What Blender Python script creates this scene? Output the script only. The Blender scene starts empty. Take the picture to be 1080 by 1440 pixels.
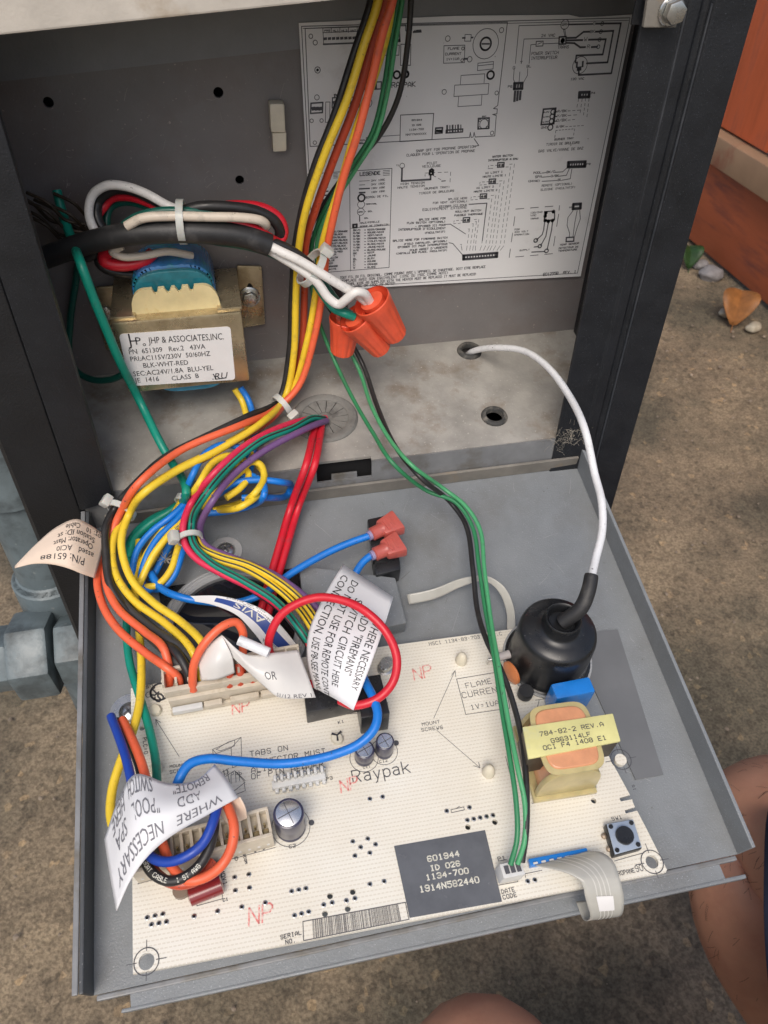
import bpy, bmesh, math, random
import numpy as np
from mathutils import Vector, Matrix
random.seed(7)
S = bpy.context.scene
COL = S.collection
# ------------------------------------------------------------------ camera, sky, sun
CAM = Vector((0.06231, -0.234535, 0.208229))
FPX = 1086.16                      # focal length in pixels of the 1080 px wide photograph
cd = bpy.data.cameras.new('camera'); cam = bpy.data.objects.new('camera', cd); COL.objects.link(cam)
cam.location = CAM; cam.rotation_euler = (0.828164, -0.013089, -0.205229)
cd.sensor_fit = 'HORIZONTAL'; cd.sensor_width = 36.0; cd.lens = 36.0*FPX/1080.0
cd.clip_start = 0.005; cd.clip_end = 200
cd.dof.use_dof = True; cd.dof.focus_distance = 0.275; cd.dof.aperture_fstop = 52
S.camera = cam
w = bpy.data.worlds.new("World"); S.world = w; w.use_nodes = True
nt = w.node_tree; bgn = nt.nodes['Background']
sky = nt.nodes.new('ShaderNodeTexSky'); sky.sky_type = 'NISHITA'; sky.sun_disc = False
SUN_EL, SUN_AZ = math.radians(52), math.radians(200)     # azimuth measured clockwise from +Y
sky.sun_elevation = SUN_EL; sky.sun_rotation = SUN_AZ; sky.dust_density = 4.0; sky.air_density = 1.0
nt.links.new(sky.outputs[0], bgn.inputs[0]); bgn.inputs[1].default_value = 0.12
ld = bpy.data.lights.new('sun', 'SUN'); sun = bpy.data.objects.new('sun', ld); COL.objects.link(sun)
ld.energy = 1.3; ld.angle = math.radians(32); ld.color = (1.0, 0.95, 0.88)
sdir = Vector((math.sin(SUN_AZ)*math.cos(SUN_EL), math.cos(SUN_AZ)*math.cos(SUN_EL), math.sin(SUN_EL)))
sun.rotation_euler = sdir.to_track_quat('Z', 'Y').to_euler()
S.view_settings.view_transform = 'Standard'; S.view_settings.look = 'None'
S.view_settings.exposure = 0.28; S.view_settings.gamma = 1.0

# ------------------------------------------------------------------ measuring helpers
_M = Matrix.Rotation(-0.205229, 3, 'Z') @ Matrix.Rotation(-0.013089, 3, 'Y') @ Matrix.Rotation(0.828164, 3, 'X')
def frame(o, ex, ez):
    ez = Vector(ez).normalized(); ex = Vector(ex); ex = (ex - ez*ex.dot(ez)).normalized(); ey = ez.cross(ex)
    m = Matrix((ex, ey, ez)).transposed().to_4x4(); m.translation = Vector(o); return m
def hit(px, py, o, n):
    d = _M @ Vector(((px-540)/FPX, -(py-720)/FPX, -1.0)); n = Vector(n)
    return CAM + d*((Vector(o)-CAM).dot(n)/d.dot(n))
def loc(F, px, py, h=0.0):
    n = F.col[2].to_3d(); o = F.translation + n*h
    return F.inverted() @ hit(px, py, o, n)
TILT = 0.2421; YB = 0.0631; ZF = 0.0285; FTILT = math.radians(10.4)
FT = frame((0, 0, 0), (1, 0, 0), (0, -math.sin(TILT), math.cos(TILT)))          # door panel (swung down)
FK = frame((0, YB, 0), (1, 0, 0), (0, -1, 0))                                    # back panel
FF = frame((0, YB, ZF), (1, 0, 0), (0, -math.sin(FTILT), math.cos(FTILT)))       # cabinet floor
def tl(x, y, z): return FT @ Vector((x, y, z))
_a, _b, _c = tl(.01, -.156, .0145), tl(.16, -.156, .0145), tl(.01, -.06, .005)
_n = (_b-_a).cross(_c-_a).normalized()
_o = hit(187, 1370, _a, _n); FB = frame(_o, hit(937, 1226, _a, _n)-_o, _n)       # circuit board top face
PL = {'K': FK, 'T': FT, 'F': FF, 'B': FB}
def P(px, py, s='B', h=0.0):
    F = PL[s]; return F @ loc(F, px, py, h)
def I4(): return Matrix.Identity(4)

# ------------------------------------------------------------------ materials
MATS = {}
def mat(name, col, rough=.5, metal=0, bump=0, bscale=300, var=.0, vscale=60, col2=None, c2pos=(.45,.65), c2scale=40, spec=.5,
        trans=0, alpha=1, coat=0, speck=None, speckscale=900, emis=None, rvar=0, sss=0, detail=6, stretch=None):
    if name in MATS: return MATS[name]
    m = bpy.data.materials.new(name); m.use_nodes = True; t = m.node_tree; N = t.nodes; L = t.links
    b = N['Principled BSDF']; b.inputs['Roughness'].default_value = rough; b.inputs['Metallic'].default_value = metal
    b.inputs['Specular IOR Level'].default_value = spec; b.inputs['Coat Weight'].default_value = coat
    b.inputs['Transmission Weight'].default_value = trans; b.inputs['Alpha'].default_value = alpha
    if sss:
        b.inputs['Subsurface Weight'].default_value = sss; b.inputs['Subsurface Radius'].default_value = (.004,.0015,.0008); b.inputs['Subsurface Scale'].default_value=1
    tc = N.new('ShaderNodeTexCoord'); cur = None; vec = tc.outputs['Object']
    if stretch:
        mp = N.new('ShaderNodeMapping'); mp.inputs['Scale'].default_value = stretch; L.new(vec, mp.inputs[0]); vec = mp.outputs[0]
    def noise(sc, dt=6, ro=.6):
        n = N.new('ShaderNodeTexNoise'); n.inputs['Scale'].default_value = sc; n.inputs['Detail'].default_value = dt; n.inputs['Roughness'].default_value = ro
        L.new(vec, n.inputs['Vector']); return n
    def ramp(src, p0, p1, c0, c1):
        r = N.new('ShaderNodeValToRGB'); r.color_ramp.elements[0].position = p0; r.color_ramp.elements[1].position = p1
        r.color_ramp.elements[0].color = (*c0, 1); r.color_ramp.elements[1].color = (*c1, 1); L.new(src, r.inputs[0]); return r
    def mix(fac, a, bb, mode='MIX'):
        x = N.new('ShaderNodeMix'); x.data_type = 'RGBA'; x.blend_type = mode
        if isinstance(fac, float): x.inputs['Factor'].default_value = fac
        else: L.new(fac, x.inputs['Factor'])
        for s_, k in ((a, 6), (bb, 7)):
            if isinstance(s_, tuple): x.inputs[k].default_value = (*s_, 1)
            else: L.new(s_, x.inputs[k])
        return x.outputs[2]
    cur = None
    n1 = noise(vscale, detail)
    lo = tuple(max(0, c*(1-var)) for c in col); hi = tuple(min(1, c*(1+var)) for c in col)
    cur = ramp(n1.outputs['Fac'], .3, .7, lo, hi).outputs[0]
    if col2 is not None:
        n2 = noise(c2scale, 8, .65)
        f = ramp(n2.outputs['Fac'], c2pos[0], c2pos[1], (0,0,0), (1,1,1)).outputs[0]
        cur = mix(f, cur, tuple(col2))
    if speck is not None:
        n3 = noise(speckscale, 2, .5)
        f = ramp(n3.outputs['Fac'], speck[3], speck[3]+.05, (0,0,0), (1,1,1)).outputs[0]
        cur = mix(f, cur, tuple(speck[:3]))
    L.new(cur, b.inputs['Base Color'])
    if rvar:
        n4 = noise(vscale*1.7, 5)
        r = N.new('ShaderNodeMapRange'); r.inputs['From Min'].default_value = .3; r.inputs['From Max'].default_value = .7
        r.inputs['To Min'].default_value = max(0.02, rough-rvar); r.inputs['To Max'].default_value = min(1, rough+rvar)
        L.new(n4.outputs['Fac'], r.inputs['Value']); L.new(r.outputs[0], b.inputs['Roughness'])
    if bump:
        n5 = noise(bscale, 4); bp = N.new('ShaderNodeBump'); bp.inputs['Strength'].default_value = bump; bp.inputs['Distance'].default_value = .0004
        L.new(n5.outputs['Fac'], bp.inputs['Height']); L.new(bp.outputs[0], b.inputs['Normal'])
    MATS[name] = m; return m
def wiremat(name, col, dirt=.25, rough=.36):
    d = tuple(c*.45+.04 for c in col)
    return mat('insulation_'+name, col, rough, var=.06, vscale=180, col2=d, c2pos=(.60-.1*dirt, .80), c2scale=170, rvar=.14, bump=.14, bscale=420, speck=(d[0]*.6+.02,d[1]*.6+.02,d[2]*.6+.02,.70), speckscale=750)
M_PAINT = mat('grey_powder_paint', (.215,.23,.24), .42, var=.10, vscale=45, bump=.35, bscale=1500, speck=(.36,.38,.40,.66), speckscale=2600, rvar=.12, col2=(.15,.15,.145), c2pos=(.50,.78), c2scale=22)
M_DARK = mat('charcoal_powder_paint', (.010,.011,.013), .42, var=.2, vscale=30, bump=.5, bscale=1300, speck=(.10,.105,.11,.715), speckscale=2000, rvar=.12)
M_DARKB = mat('charcoal_textured_paint', (.010,.0115,.0145), .5, var=.25, vscale=60, bump=.35, bscale=1500, speck=(.06,.067,.078,.67), speckscale=2600, rvar=.12)
M_BACK = mat('dusty_back_sheet_metal', (.185,.175,.172), .45, var=.16, vscale=18, bump=.25, bscale=900, speck=(.34,.30,.27,.70), speckscale=800, col2=(.15,.115,.105), c2pos=(.45,.7), c2scale=14, rvar=.12)
M_FLOOR = mat('stained_galvanised_floor', (.36,.345,.315), .55, metal=.15, var=.22, vscale=70, bump=.35, bscale=700, col2=(.19,.135,.085), c2pos=(.52,.74), c2scale=42, speck=(.50,.47,.42,.66), speckscale=900, rvar=.15)
M_LIPG = mat('dirty_galvanised_lip', (.22,.225,.23), .5, metal=.2, var=.2, vscale=60, col2=(.13,.115,.09), c2pos=(.5,.7), c2scale=55, bump=.2, bscale=800)
M_BROWNM = mat('dusty_flange_paint', (.20,.185,.16), .6, var=.2, vscale=80, col2=(.27,.19,.11), c2pos=(.58,.75), c2scale=60, bump=.3, bscale=900)
M_BEIGE = mat('worn_beige_paint', (.52,.48,.42), .6, var=.14, vscale=50, col2=(.34,.26,.17), c2pos=(.55,.75), c2scale=40, bump=.3, bscale=700)
M_BLACKVOID = mat('black_cavity', (.004,.004,.005), .9)  # flat black painted in for the shade inside holes and slots
M_RUB = mat('dirty_rubber', (.05,.05,.048), .7, var=.3, vscale=120, col2=(.20,.185,.16), c2pos=(.48,.66), c2scale=150, bump=.5, bscale=900)
M_GLAND = mat('dusty_gland_rubber', (.20,.195,.18), .8, var=.25, vscale=120, col2=(.09,.085,.08), c2pos=(.5,.68), c2scale=120, bump=.7, bscale=900)
M_SHEET = mat('printed_sheet_paper', (.78,.78,.78), .35, var=.04, vscale=20, col2=(.50,.48,.46), c2pos=(.6,.8), c2scale=30, speck=(.35,.33,.32,.76), speckscale=500)
M_INK = mat('black_print', (.03,.03,.035), .6)
M_INKG = mat('grey_print', (.075,.075,.085), .6)
M_INKRED = mat('red_stamp_ink', (.75,.22,.20), .6, col2=(.78,.62,.55), c2pos=(.45,.6), c2scale=900)
M_WHITEINK = mat('cream_print', (.72,.70,.60), .6)
M_LABEL = mat('white_label_vinyl', (.74,.73,.72), .35, var=.04, vscale=80, col2=(.60,.56,.52), c2pos=(.62,.8), c2scale=70)
M_BRASS = mat('yellow_zinc_steel', (.56,.47,.31), .30, metal=.85, var=.2, vscale=90, col2=(.32,.25,.15), c2pos=(.5,.72), c2scale=80, bump=.2, bscale=900, rvar=.12)
M_STEEL = mat('zinc_plated_steel', (.55,.55,.53), .28, metal=.95, var=.15, vscale=200, rvar=.1)
M_BLUEF = mat('blue_tape_film', (.035,.19,.46), .22, var=.3, vscale=120, col2=(.02,.22,.25), c2pos=(.5,.62), c2scale=110, coat=.4)
M_NYL = mat('yellowed_nylon', (.66,.55,.30), .4, var=.12, vscale=120, col2=(.50,.33,.10), c2pos=(.6,.8), c2scale=120, sss=.1)
M_TIE = mat('clear_nylon', (.60,.60,.56), .32, var=.08, vscale=200, sss=.15, alpha=.86)
M_IVORY = mat('aged_ivory_plastic', (.68,.63,.50), .5, var=.1, vscale=150)
M_CONN = mat('beige_connector_plastic', (.56,.50,.40), .42, var=.1, vscale=200, col2=(.40,.33,.23), c2pos=(.55,.75), c2scale=160)
M_CONNW = mat('white_connector_plastic', (.62,.62,.60), .42, var=.08, vscale=200)
M_BLK = mat('black_plastic', (.018,.019,.021), .3, var=.2, vscale=100, speck=(.13,.13,.13,.71), speckscale=1500, rvar=.08)
M_BOOT = mat('black_boot_rubber', (.014,.015,.017), .33, var=.3, vscale=90, speck=(.16,.155,.15,.72), speckscale=1200, rvar=.12)
M_CABLE = mat('black_cable_sheath', (.02,.02,.021), .48, var=.3, vscale=90, col2=(.10,.095,.09), c2pos=(.55,.8), c2scale=90, bump=.2, bscale=900)
M_NUT = mat('orange_nut_plastic', (.85,.115,.05), .38, var=.1, vscale=200, sss=.08)
M_ALU = mat('cap_aluminium', (.80,.80,.80), .25, metal=.9, var=.05, vscale=500)
M_SLEEVE = mat('dark_cap_sleeve', (.035,.035,.07), .3, coat=.3, var=.2, vscale=300)
M_BLUEC = mat('blue_epoxy', (.012,.19,.60), .25, coat=.5, var=.08, vscale=300)
M_PINKT = mat('pink_terminal_insulation', (.68,.15,.12), .28, trans=.35, var=.1, vscale=300, sss=.1)
M_CLEAR = mat('milky_clear_plastic', (.60,.61,.61), .25, trans=.35, alpha=.75, var=.05)
M_TAGW = mat('white_tag_vinyl', (.74,.74,.75), .38, var=.03, vscale=60, col2=(.60,.60,.62), c2pos=(.6,.85), c2scale=90, bump=.15, bscale=160)
M_TAGC = mat('cream_tag_paper', (.72,.58,.46), .55, var=.04, vscale=120, col2=(.60,.46,.34), c2pos=(.6,.8), c2scale=120)
M_STICK = mat('dark_grey_gloss_patch', (.12,.125,.135), .22, var=.15, vscale=120, rvar=.08)
M_RIB = mat('grey_ribbon_film', (.52,.51,.46), .2, alpha=.78, var=.06, vscale=200)
M_PIPE = mat('grey_painted_pipe', (.135,.17,.185), .42, var=.22, vscale=45, col2=(.055,.065,.068), c2pos=(.50,.68), c2scale=38, speck=(.22,.24,.24,.72), speckscale=260, bump=.8, bscale=160, rvar=.12)
M_BOARDEDGE = mat('board_edge_laminate', (.35,.31,.20), .5)

def board_material():
    m = bpy.data.materials.new('cream_circuit_board'); m.use_nodes = True; t = m.node_tree; N = t.nodes; L = t.links
    b = N['Principled BSDF']; b.inputs['Roughness'].default_value = .34
    tc = N.new('ShaderNodeTexCoord'); sp = N.new('ShaderNodeSeparateXYZ'); L.new(tc.outputs['Object'], sp.inputs[0])
    def ma(op, a, bb=None, cc=None):
        x = N.new('ShaderNodeMath'); x.operation = op
        for i, v in enumerate((a, bb, cc)):
            if v is None: continue
            if isinstance(v, (int, float)): x.inputs[i].default_value = v
            else: L.new(v, x.inputs[i])
        return x.outputs[0]
    ry = ma('MULTIPLY', sp.outputs['Y'], 1/.00118); fy = ma('FRACT', ry); iy = ma('FLOOR', ry)
    rx = ma('ADD', ma('MULTIPLY', sp.outputs['X'], 1/.00118), ma('MULTIPLY', iy, .5)); fx = ma('FRACT', rx)
    dash = ma('MULTIPLY', ma('LESS_THAN', fy, .30), ma('LESS_THAN', fx, .72))
    n = N.new('ShaderNodeTexNoise'); n.inputs['Scale'].default_value = 35; n.inputs['Detail'].default_value = 6; L.new(tc.outputs['Object'], n.inputs[0])
    r = N.new('ShaderNodeValToRGB'); r.color_ramp.elements[0].position = .35; r.color_ramp.elements[1].position = .7
    r.color_ramp.elements[0].color = (.80,.77,.68,1); r.color_ramp.elements[1].color = (.74,.69,.58,1); L.new(n.outputs['Fac'], r.inputs[0])
    x = N.new('ShaderNodeMix'); x.data_type = 'RGBA'; L.new(ma('MULTIPLY', dash, .32), x.inputs['Factor']); L.new(r.outputs[0], x.inputs[6]); x.inputs[7].default_value = (.50,.42,.30,1)
    L.new(x.outputs[2], b.inputs['Base Color'])
    bp = N.new('ShaderNodeBump'); bp.inputs['Strength'].default_value = .5; bp.inputs['Distance'].default_value = .0001; bp.invert = True
    L.new(dash, bp.inputs['Height']); L.new(bp.outputs[0], b.inputs['Normal']); return m
M_BOARD = board_material()

# ------------------------------------------------------------------ mesh helpers
class MB:
    def __init__(s): s.v = []; s.f = []
    def add(s, vs, fs):
        o = len(s.v); s.v += [tuple(v) for v in vs]; s.f += [tuple(i+o for i in f) for f in fs]; return s
    def box(s, a, b, bev=0):
        bm = bmesh.new(); bmesh.ops.create_cube(bm, size=1)
        c = (Vector(a)+Vector(b))/2; d = [abs(b[i]-a[i]) for i in range(3)]
        for v in bm.verts: v.co = Vector((v.co[i]*d[i]+c[i] for i in range(3)))
        if bev: bmesh.ops.bevel(bm, geom=bm.edges[:], offset=bev, segments=2, affect='EDGES', profile=.6)
        return s.bm(bm)
    def bm(s, bm):
        bm.verts.index_update(); s.add([v.co for v in bm.verts], [[v.index for v in f.verts] for f in bm.faces]); bm.free(); return s
    def hexa(s, bot, top, bev=0):
        """closed solid between two corner loops (same count)"""
        n = len(bot); bm = bmesh.new(); B = [bm.verts.new(p) for p in bot]; T = [bm.verts.new(p) for p in top]
        bm.faces.new(B[::-1]); bm.faces.new(T)
        for i in range(n): bm.faces.new((B[i], B[(i+1) % n], T[(i+1) % n], T[i]))
        bmesh.ops.recalc_face_normals(bm, faces=bm.faces[:])
        if bev: bmesh.ops.bevel(bm, geom=bm.edges[:], offset=bev, segments=2, affect='EDGES', profile=.6)
        return s.bm(bm)
    def lathe(s, prof, n=32, c=(0,0,0), axis=None, xdir=None, sx=1, sy=1, cap=True):
        """prof: (r, z) list, revolved about axis through c"""
        az = Vector(axis or (0,0,1)).normalized(); ax = Vector(xdir) if xdir else az.orthogonal(); ax = (ax-az*ax.dot(az)).normalized(); ay = az.cross(ax)
        vs = []; fs = []; c = Vector(c)
        for r, z in prof:
            for k in range(n):
                a = 2*math.pi*k/n; vs.append(c+az*z+ax*(r*sx*math.cos(a))+ay*(r*sy*math.sin(a)))
        for i in range(len(prof)-1):
            for k in range(n):
                fs.append((i*n+k, i*n+(k+1) % n, (i+1)*n+(k+1) % n, (i+1)*n+k))
        if cap and prof[0][0] > 1e-7: fs.append(tuple(range(n))[::-1])
        if cap and prof[-1][0] > 1e-7: fs.append(tuple((len(prof)-1)*n+k for k in range(n)))
        return s.add(vs, fs)
    def tube(s, pts, r, n=10, cap=True, rf=None):
        pts = [Vector(p) for p in pts]; m = len(pts); T = []
        for i in range(m):
            d = pts[min(i+1, m-1)]-pts[max(i-1, 0)]; T.append(d.normalized())
        up = T[0].orthogonal().normalized(); vs = []; fs = []
        for i in range(m):
            up = (up-T[i]*up.dot(T[i])).normalized(); bn = T[i].cross(up); rr = r if rf is None else r*rf(i/(m-1))
            for k in range(n):
                a = 2*math.pi*k/n; vs.append(pts[i]+up*(rr*math.cos(a))+bn*(rr*math.sin(a)))
        for i in range(m-1):
            for k in range(n): fs.append((i*n+k, i*n+(k+1) % n, (i+1)*n+(k+1) % n, (i+1)*n+k))
        if cap: fs.append(tuple(range(n))[::-1]); fs.append(tuple((m-1)*n+k for k in range(n)))
        return s.add(vs, fs)
    def strip(s, p, q, wd, h, nz=(0,0,1)):
        """flat line quad from p to q in a plane with normal nz"""
        p = Vector(p); q = Vector(q); nz = Vector(nz); d = q-p
        if d.length < 1e-9: return s
        e = nz.cross(d).normalized()*(wd/2); o = nz*h; x = d.normalized()*(wd*.35)
        return s.add([p-e+o-x, q-e+o+x, q+e+o+x, p+e+o-x], [(0,1,2,3)])
def catmull(pts, seg=8):
    pts = [Vector(p) for p in pts]
    if len(pts) < 3: return [pts[0].lerp(pts[-1], k/seg) for k in range(seg+1)]
    q = [pts[0]*2-pts[1]]+pts+[pts[-1]*2-pts[-2]]; out = []
    for i in range(1, len(q)-2):
        p0, p1, p2, p3 = q[i-1:i+3]
        d = [max(1e-9, (b-a).length)**.5 for a, b in ((p0,p1),(p1,p2),(p2,p3))]
        m1 = (p1-p0)/d[0]-(p2-p0)/(d[0]+d[1])+(p2-p1)/d[1]; m2 = (p2-p1)/d[1]-(p3-p1)/(d[1]+d[2])+(p3-p2)/d[2]
        m1 *= d[1]; m2 *= d[1]
        for k in range(seg):
            t = k/seg; out.append(p1*(2*t**3-3*t*t+1)+m1*(t**3-2*t*t+t)+p2*(-2*t**3+3*t*t)+m2*(t**3-t*t))
    out.append(pts[-1]); return out
WORLD = {}
def _tag(o, label=None, cat=None, group=None, kind=None):
    if label: o['label'] = label
    if cat: o['category'] = cat
    if group: o['group'] = group
    if kind: o['kind'] = kind
    return o
def link(o, parent=None, F=None):
    COL.objects.link(o); F = F.copy() if F is not None else I4()
    if parent is not None:
        o.parent = parent; o.matrix_parent_inverse = WORLD[parent.name].inverted()
    o.matrix_basis = F; WORLD[o.name] = F; return o
def mk(name, mb, m, parent=None, F=None, smooth=False, label=None, cat=None, group=None, kind=None, flat_angle=40):
    if isinstance(mb, MB):
        me = bpy.data.meshes.new(name); me.from_pydata(mb.v, [], mb.f); me.validate(); me.update()
    else: me = mb
    me.materials.clear(); me.materials.append(m)
    if smooth:
        for p in me.polygons: p.use_smooth = True
        try: me.set_sharp_from_angle(angle=math.radians(flat_angle))
        except Exception: pass
    o = bpy.data.objects.new(name, me); link(o, parent, F); return _tag(o, label, cat, group, kind)
def thing(name, label, cat, at=(0,0,0), group=None):
    o = bpy.data.objects.new(name, None); o.empty_display_size = .01; link(o, None, Matrix.Translation(Vector(at))); return _tag(o, label, cat, group)
DG = None
def curve_plate(outline, holes, t, bevel=0):
    """flat plate with real holes, top at z=0, thickness t downward"""
    cu = bpy.data.curves.new('tmp', 'CURVE'); cu.dimensions = '2D'; cu.fill_mode = 'BOTH'; cu.extrude = t/2; cu.bevel_depth = bevel; cu.bevel_resolution = 1
    for lp in [outline]+holes:
        sp = cu.splines.new('POLY'); sp.points.add(len(lp)-1); sp.use_cyclic_u = True
        for i, p in enumerate(lp): sp.points[i].co = (p[0], p[1], 0, 1)
    o = bpy.data.objects.new('tmp', cu); COL.objects.link(o); dg = bpy.context.evaluated_depsgraph_get(); dg.update()
    me = bpy.data.meshes.new_from_object(o.evaluated_get(dg)); bpy.data.objects.remove(o)
    for v in me.vertices: v.co.z -= t/2
    return me
def circ(c, r, n=24, sy=1, ph=0): return [(c[0]+r*math.cos(2*math.pi*k/n+ph), c[1]+r*sy*math.sin(2*math.pi*k/n+ph)) for k in range(n)]
_fc = {}
def glyphs(txt):
    """built-in font outline of txt: (verts 2D, faces, width) normalised to cap height 1"""
    if txt in _fc: return _fc[txt]
    cu = bpy.data.curves.new('tmp', 'FONT'); cu.body = txt; cu.size = 1; cu.resolution_u = 2; cu.fill_mode = 'BOTH'
    o = bpy.data.objects.new('tmp', cu); COL.objects.link(o); dg = bpy.context.evaluated_depsgraph_get(); dg.update()
    me = bpy.data.meshes.new_from_object(o.evaluated_get(dg)); bpy.data.objects.remove(o)
    V = [(v.co.x, v.co.y) for v in me.vertices]; Fs = [tuple(p.vertices) for p in me.polygons]
    x0 = min(v[0] for v in V); x1 = max(v[0] for v in V); V = [((x-x0)/.72, y/.72) for x, y in V]; bpy.data.meshes.remove(me)
    _fc[txt] = (V, Fs, (x1-x0)/.72); return _fc[txt]
def text_px(mb, txt, F, p0, p1, h=.0001, asp=None, up=None, bold=0):
    """filled text from pixel p0 (baseline start) to p1 (baseline end) on plane F; asp scales height"""
    V, Fs, W = glyphs(txt); a = loc(F, *p0, 0); b = loc(F, *p1, 0); d = b-a; s = d.length/W; ex = d.normalized(); ey = Vector((0,0,1)).cross(ex)
    sy = s*(asp or 1); shear = up or 0
    mb.add([a+ex*(x*s+y*sy*shear)+ey*(y*sy)+Vector((0,0,h)) for x, y in V], Fs)
GL = {'A':'0004264440|0242','B':'00063645443303|3342413000','C':'4536160501103041','D':'000626444220'+'00','E':'46060040|0333','F':'460600|0333',
'G':'45361605011030414323','H':'0006|4046|0343','I':'1030|2026|1636','J':'4641301001','K':'0006|460340','L':'060040','M':'0006234640','N':'00064046',
'O':'010516364541301001','P':'00063645443303','Q':'010516364541301001|2240','R':'00063645443303|2340','S':'4536160504133342413010'+'01','T':'0646|2026',
'U':'060110304146','V':'062046','W':'0610233046','X':'0046|0640','Y':'062346|2320','Z':'06460040','0':'010516364541301001','1':'152620|1030','2':'051636454400'+'40',
'3':'0516364544331333424130'+'1001','4':'30360242','5':'46060434434130'+'1001','6':'4536160501103041423303','7':'064610','8':'1304051636454433130201103041423'+'3',
'9':'431304051636454130'+'1001','-':'1333','=':'1232|1434','.':'2021','/':'0046','"':'1516|3536',',':'2110','+':'1333|2224',':':'2122|2425','(':'36242230',
')':'16242210','\'':'2526','_':'0040','#':'1115|3135|0242|0444','%':'0046|0516','&':'403405163645030110'+'41',' ':''}
def stroke(mb, txt, F, p0, p1, wd=.00028, h=.00012, asp=1.45, fill=.62, slant=0):
    """single-stroke lettering between two pixels on plane F"""
    a = loc(F, *p0, 0); b = loc(F, *p1, 0); d = b-a; n = len(txt); adv = d.length/(n-.3) ; ex = d.normalized(); ey = Vector((0,0,1)).cross(ex)
    ch = adv*asp*.70
    for i, c in enumerate(txt.upper()):
        for pl in GL.get(c, '').split('|'):
            q = [(int(pl[k]), int(pl[k+1])) for k in range(0, len(pl)-1, 2)]
            for u, v in zip(q, q[1:]):
                A = a+ex*(i*adv+(u[0]/4*fill)*adv+slant*u[1]/6*ch)+ey*(u[1]/6*ch); B = a+ex*(i*adv+(v[0]/4*fill)*adv+slant*v[1]/6*ch)+ey*(v[1]/6*ch)
                mb.strip(A, B, wd, h)
def line(mb, F, pts, wd=.0003, h=.00012, dash=0):
    L_ = [loc(F, *p, 0) for p in pts]
    for a, b in zip(L_, L_[1:]):
        if not dash: mb.strip(a, b, wd, h)
        else:
            n = max(1, int((b-a).length/(dash*2)))
            for k in range(n): mb.strip(a.lerp(b, k/n), a.lerp(b, (k+.55)/n), wd, h)
def ring(mb, F, p, rpx, wd=.0003, h=.00012, n=28, a0=0, a1=360, r=None):
    c = loc(F, *p, 0); R = r if r else (loc(F, p[0]+rpx, p[1], 0)-c).length
    q = [c+Vector((R*math.cos(math.radians(a0+(a1-a0)*k/n)), R*math.sin(math.radians(a0+(a1-a0)*k/n)), 0)) for k in range(n+1)]
    for a, b in zip(q, q[1:]): mb.strip(a, b, wd, h)
def disc(mb, F, p, rpx, h=.00012, n=16):
    c = loc(F, *p, 0); R = (loc(F, p[0]+rpx, p[1], 0)-c).length
    mb.add([c+Vector((R*math.cos(2*math.pi*k/n), R*math.sin(2*math.pi*k/n), h)) for k in range(n)], [tuple(range(n))])
def quad(mb, F, pts, h=.00012):
    mb.add([loc(F, *p, 0)+Vector((0,0,h)) for p in pts], [tuple(range(len(pts)))[::-1]])
# ================================================================== GROUND
def ground_material():
    m = bpy.data.materials.new('weathered_concrete'); m.use_nodes = True; t = m.node_tree; N = t.nodes; L = t.links
    b = N['Principled BSDF']; b.inputs['Roughness'].default_value = .85
    tc = N.new('ShaderNodeTexCoord')
    def noise(sc, dt, ro=.6):
        n = N.new('ShaderNodeTexNoise'); n.inputs['Scale'].default_value = sc; n.inputs['Detail'].default_value = dt; n.inputs['Roughness'].default_value = ro; L.new(tc.outputs['Object'], n.inputs[0]); return n.outputs['Fac']
    def ramp(s, els):
        r = N.new('ShaderNodeValToRGB'); e = r.color_ramp.elements
        while len(e) < len(els): e.new(.5)
        for k, (p, c) in enumerate(els): e[k].position = p; e[k].color = (*c, 1)
        L.new(s, r.inputs[0]); return r.outputs[0]
    def mix(f, a, bb, mode='MIX'):
        x = N.new('ShaderNodeMix'); x.data_type = 'RGBA'; x.blend_type = mode
        if isinstance(f, float): x.inputs['Factor'].default_value = f
        else: L.new(f, x.inputs['Factor'])
        for s_, k in ((a, 6), (bb, 7)):
            if isinstance(s_, tuple): x.inputs[k].default_value = (*s_, 1)
            else: L.new(s_, x.inputs[k])
        return x.outputs[2]
    base = ramp(noise(5, 10, .7), [(.33, (.12,.098,.07)), (.5, (.26,.205,.14)), (.68, (.38,.30,.20))])
    stain = ramp(noise(2.6, 8, .62), [(.43, (1,1,1)), (.57, (0,0,0))])
    c = mix(stain, base, mix(.62, base, (.075,.078,.058)))
    v = N.new('ShaderNodeTexVoronoi'); v.inputs['Scale'].default_value = 120; L.new(tc.outputs['Object'], v.inputs[0])
    agg = ramp(v.outputs['Color'], [(.10, (.45,.45,.45)), (.5, (1,1,1)), (.85, (1.0,1.0,1.0)), (.93, (1.9,1.7,1.4))])
    c = mix(.62, c, agg, 'MULTIPLY')
    fine = ramp(noise(260, 4), [(.38, (.55,.52,.48)), (.6, (1.15,1.12,1.05))])
    c = mix(.85, c, fine, 'MULTIPLY'); L.new(c, b.inputs['Base Color'])
    bp = N.new('ShaderNodeBump'); bp.inputs['Strength'].default_value = .7; bp.inputs['Distance'].default_value = .004
    L.new(noise(140, 6, .7), bp.inputs['Height']); L.new(bp.outputs[0], b.inputs['Normal']); return m
M_GROUND = ground_material()
GZ = -.70
g = MB()
nx = 90; gv = []; gf = []
def gcoord(i): t_ = i/nx*2-1; return math.copysign(abs(t_)**3*25, t_)+0
for j in range(nx+1):
    for i in range(nx+1):
        x, y = gcoord(i)+.3, gcoord(j)+.6
        gv.append((x, y, GZ+.006*math.sin(x*3.1+y*1.3)*math.exp(-((x-.3)**2+(y-.6)**2)/8)))
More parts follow.
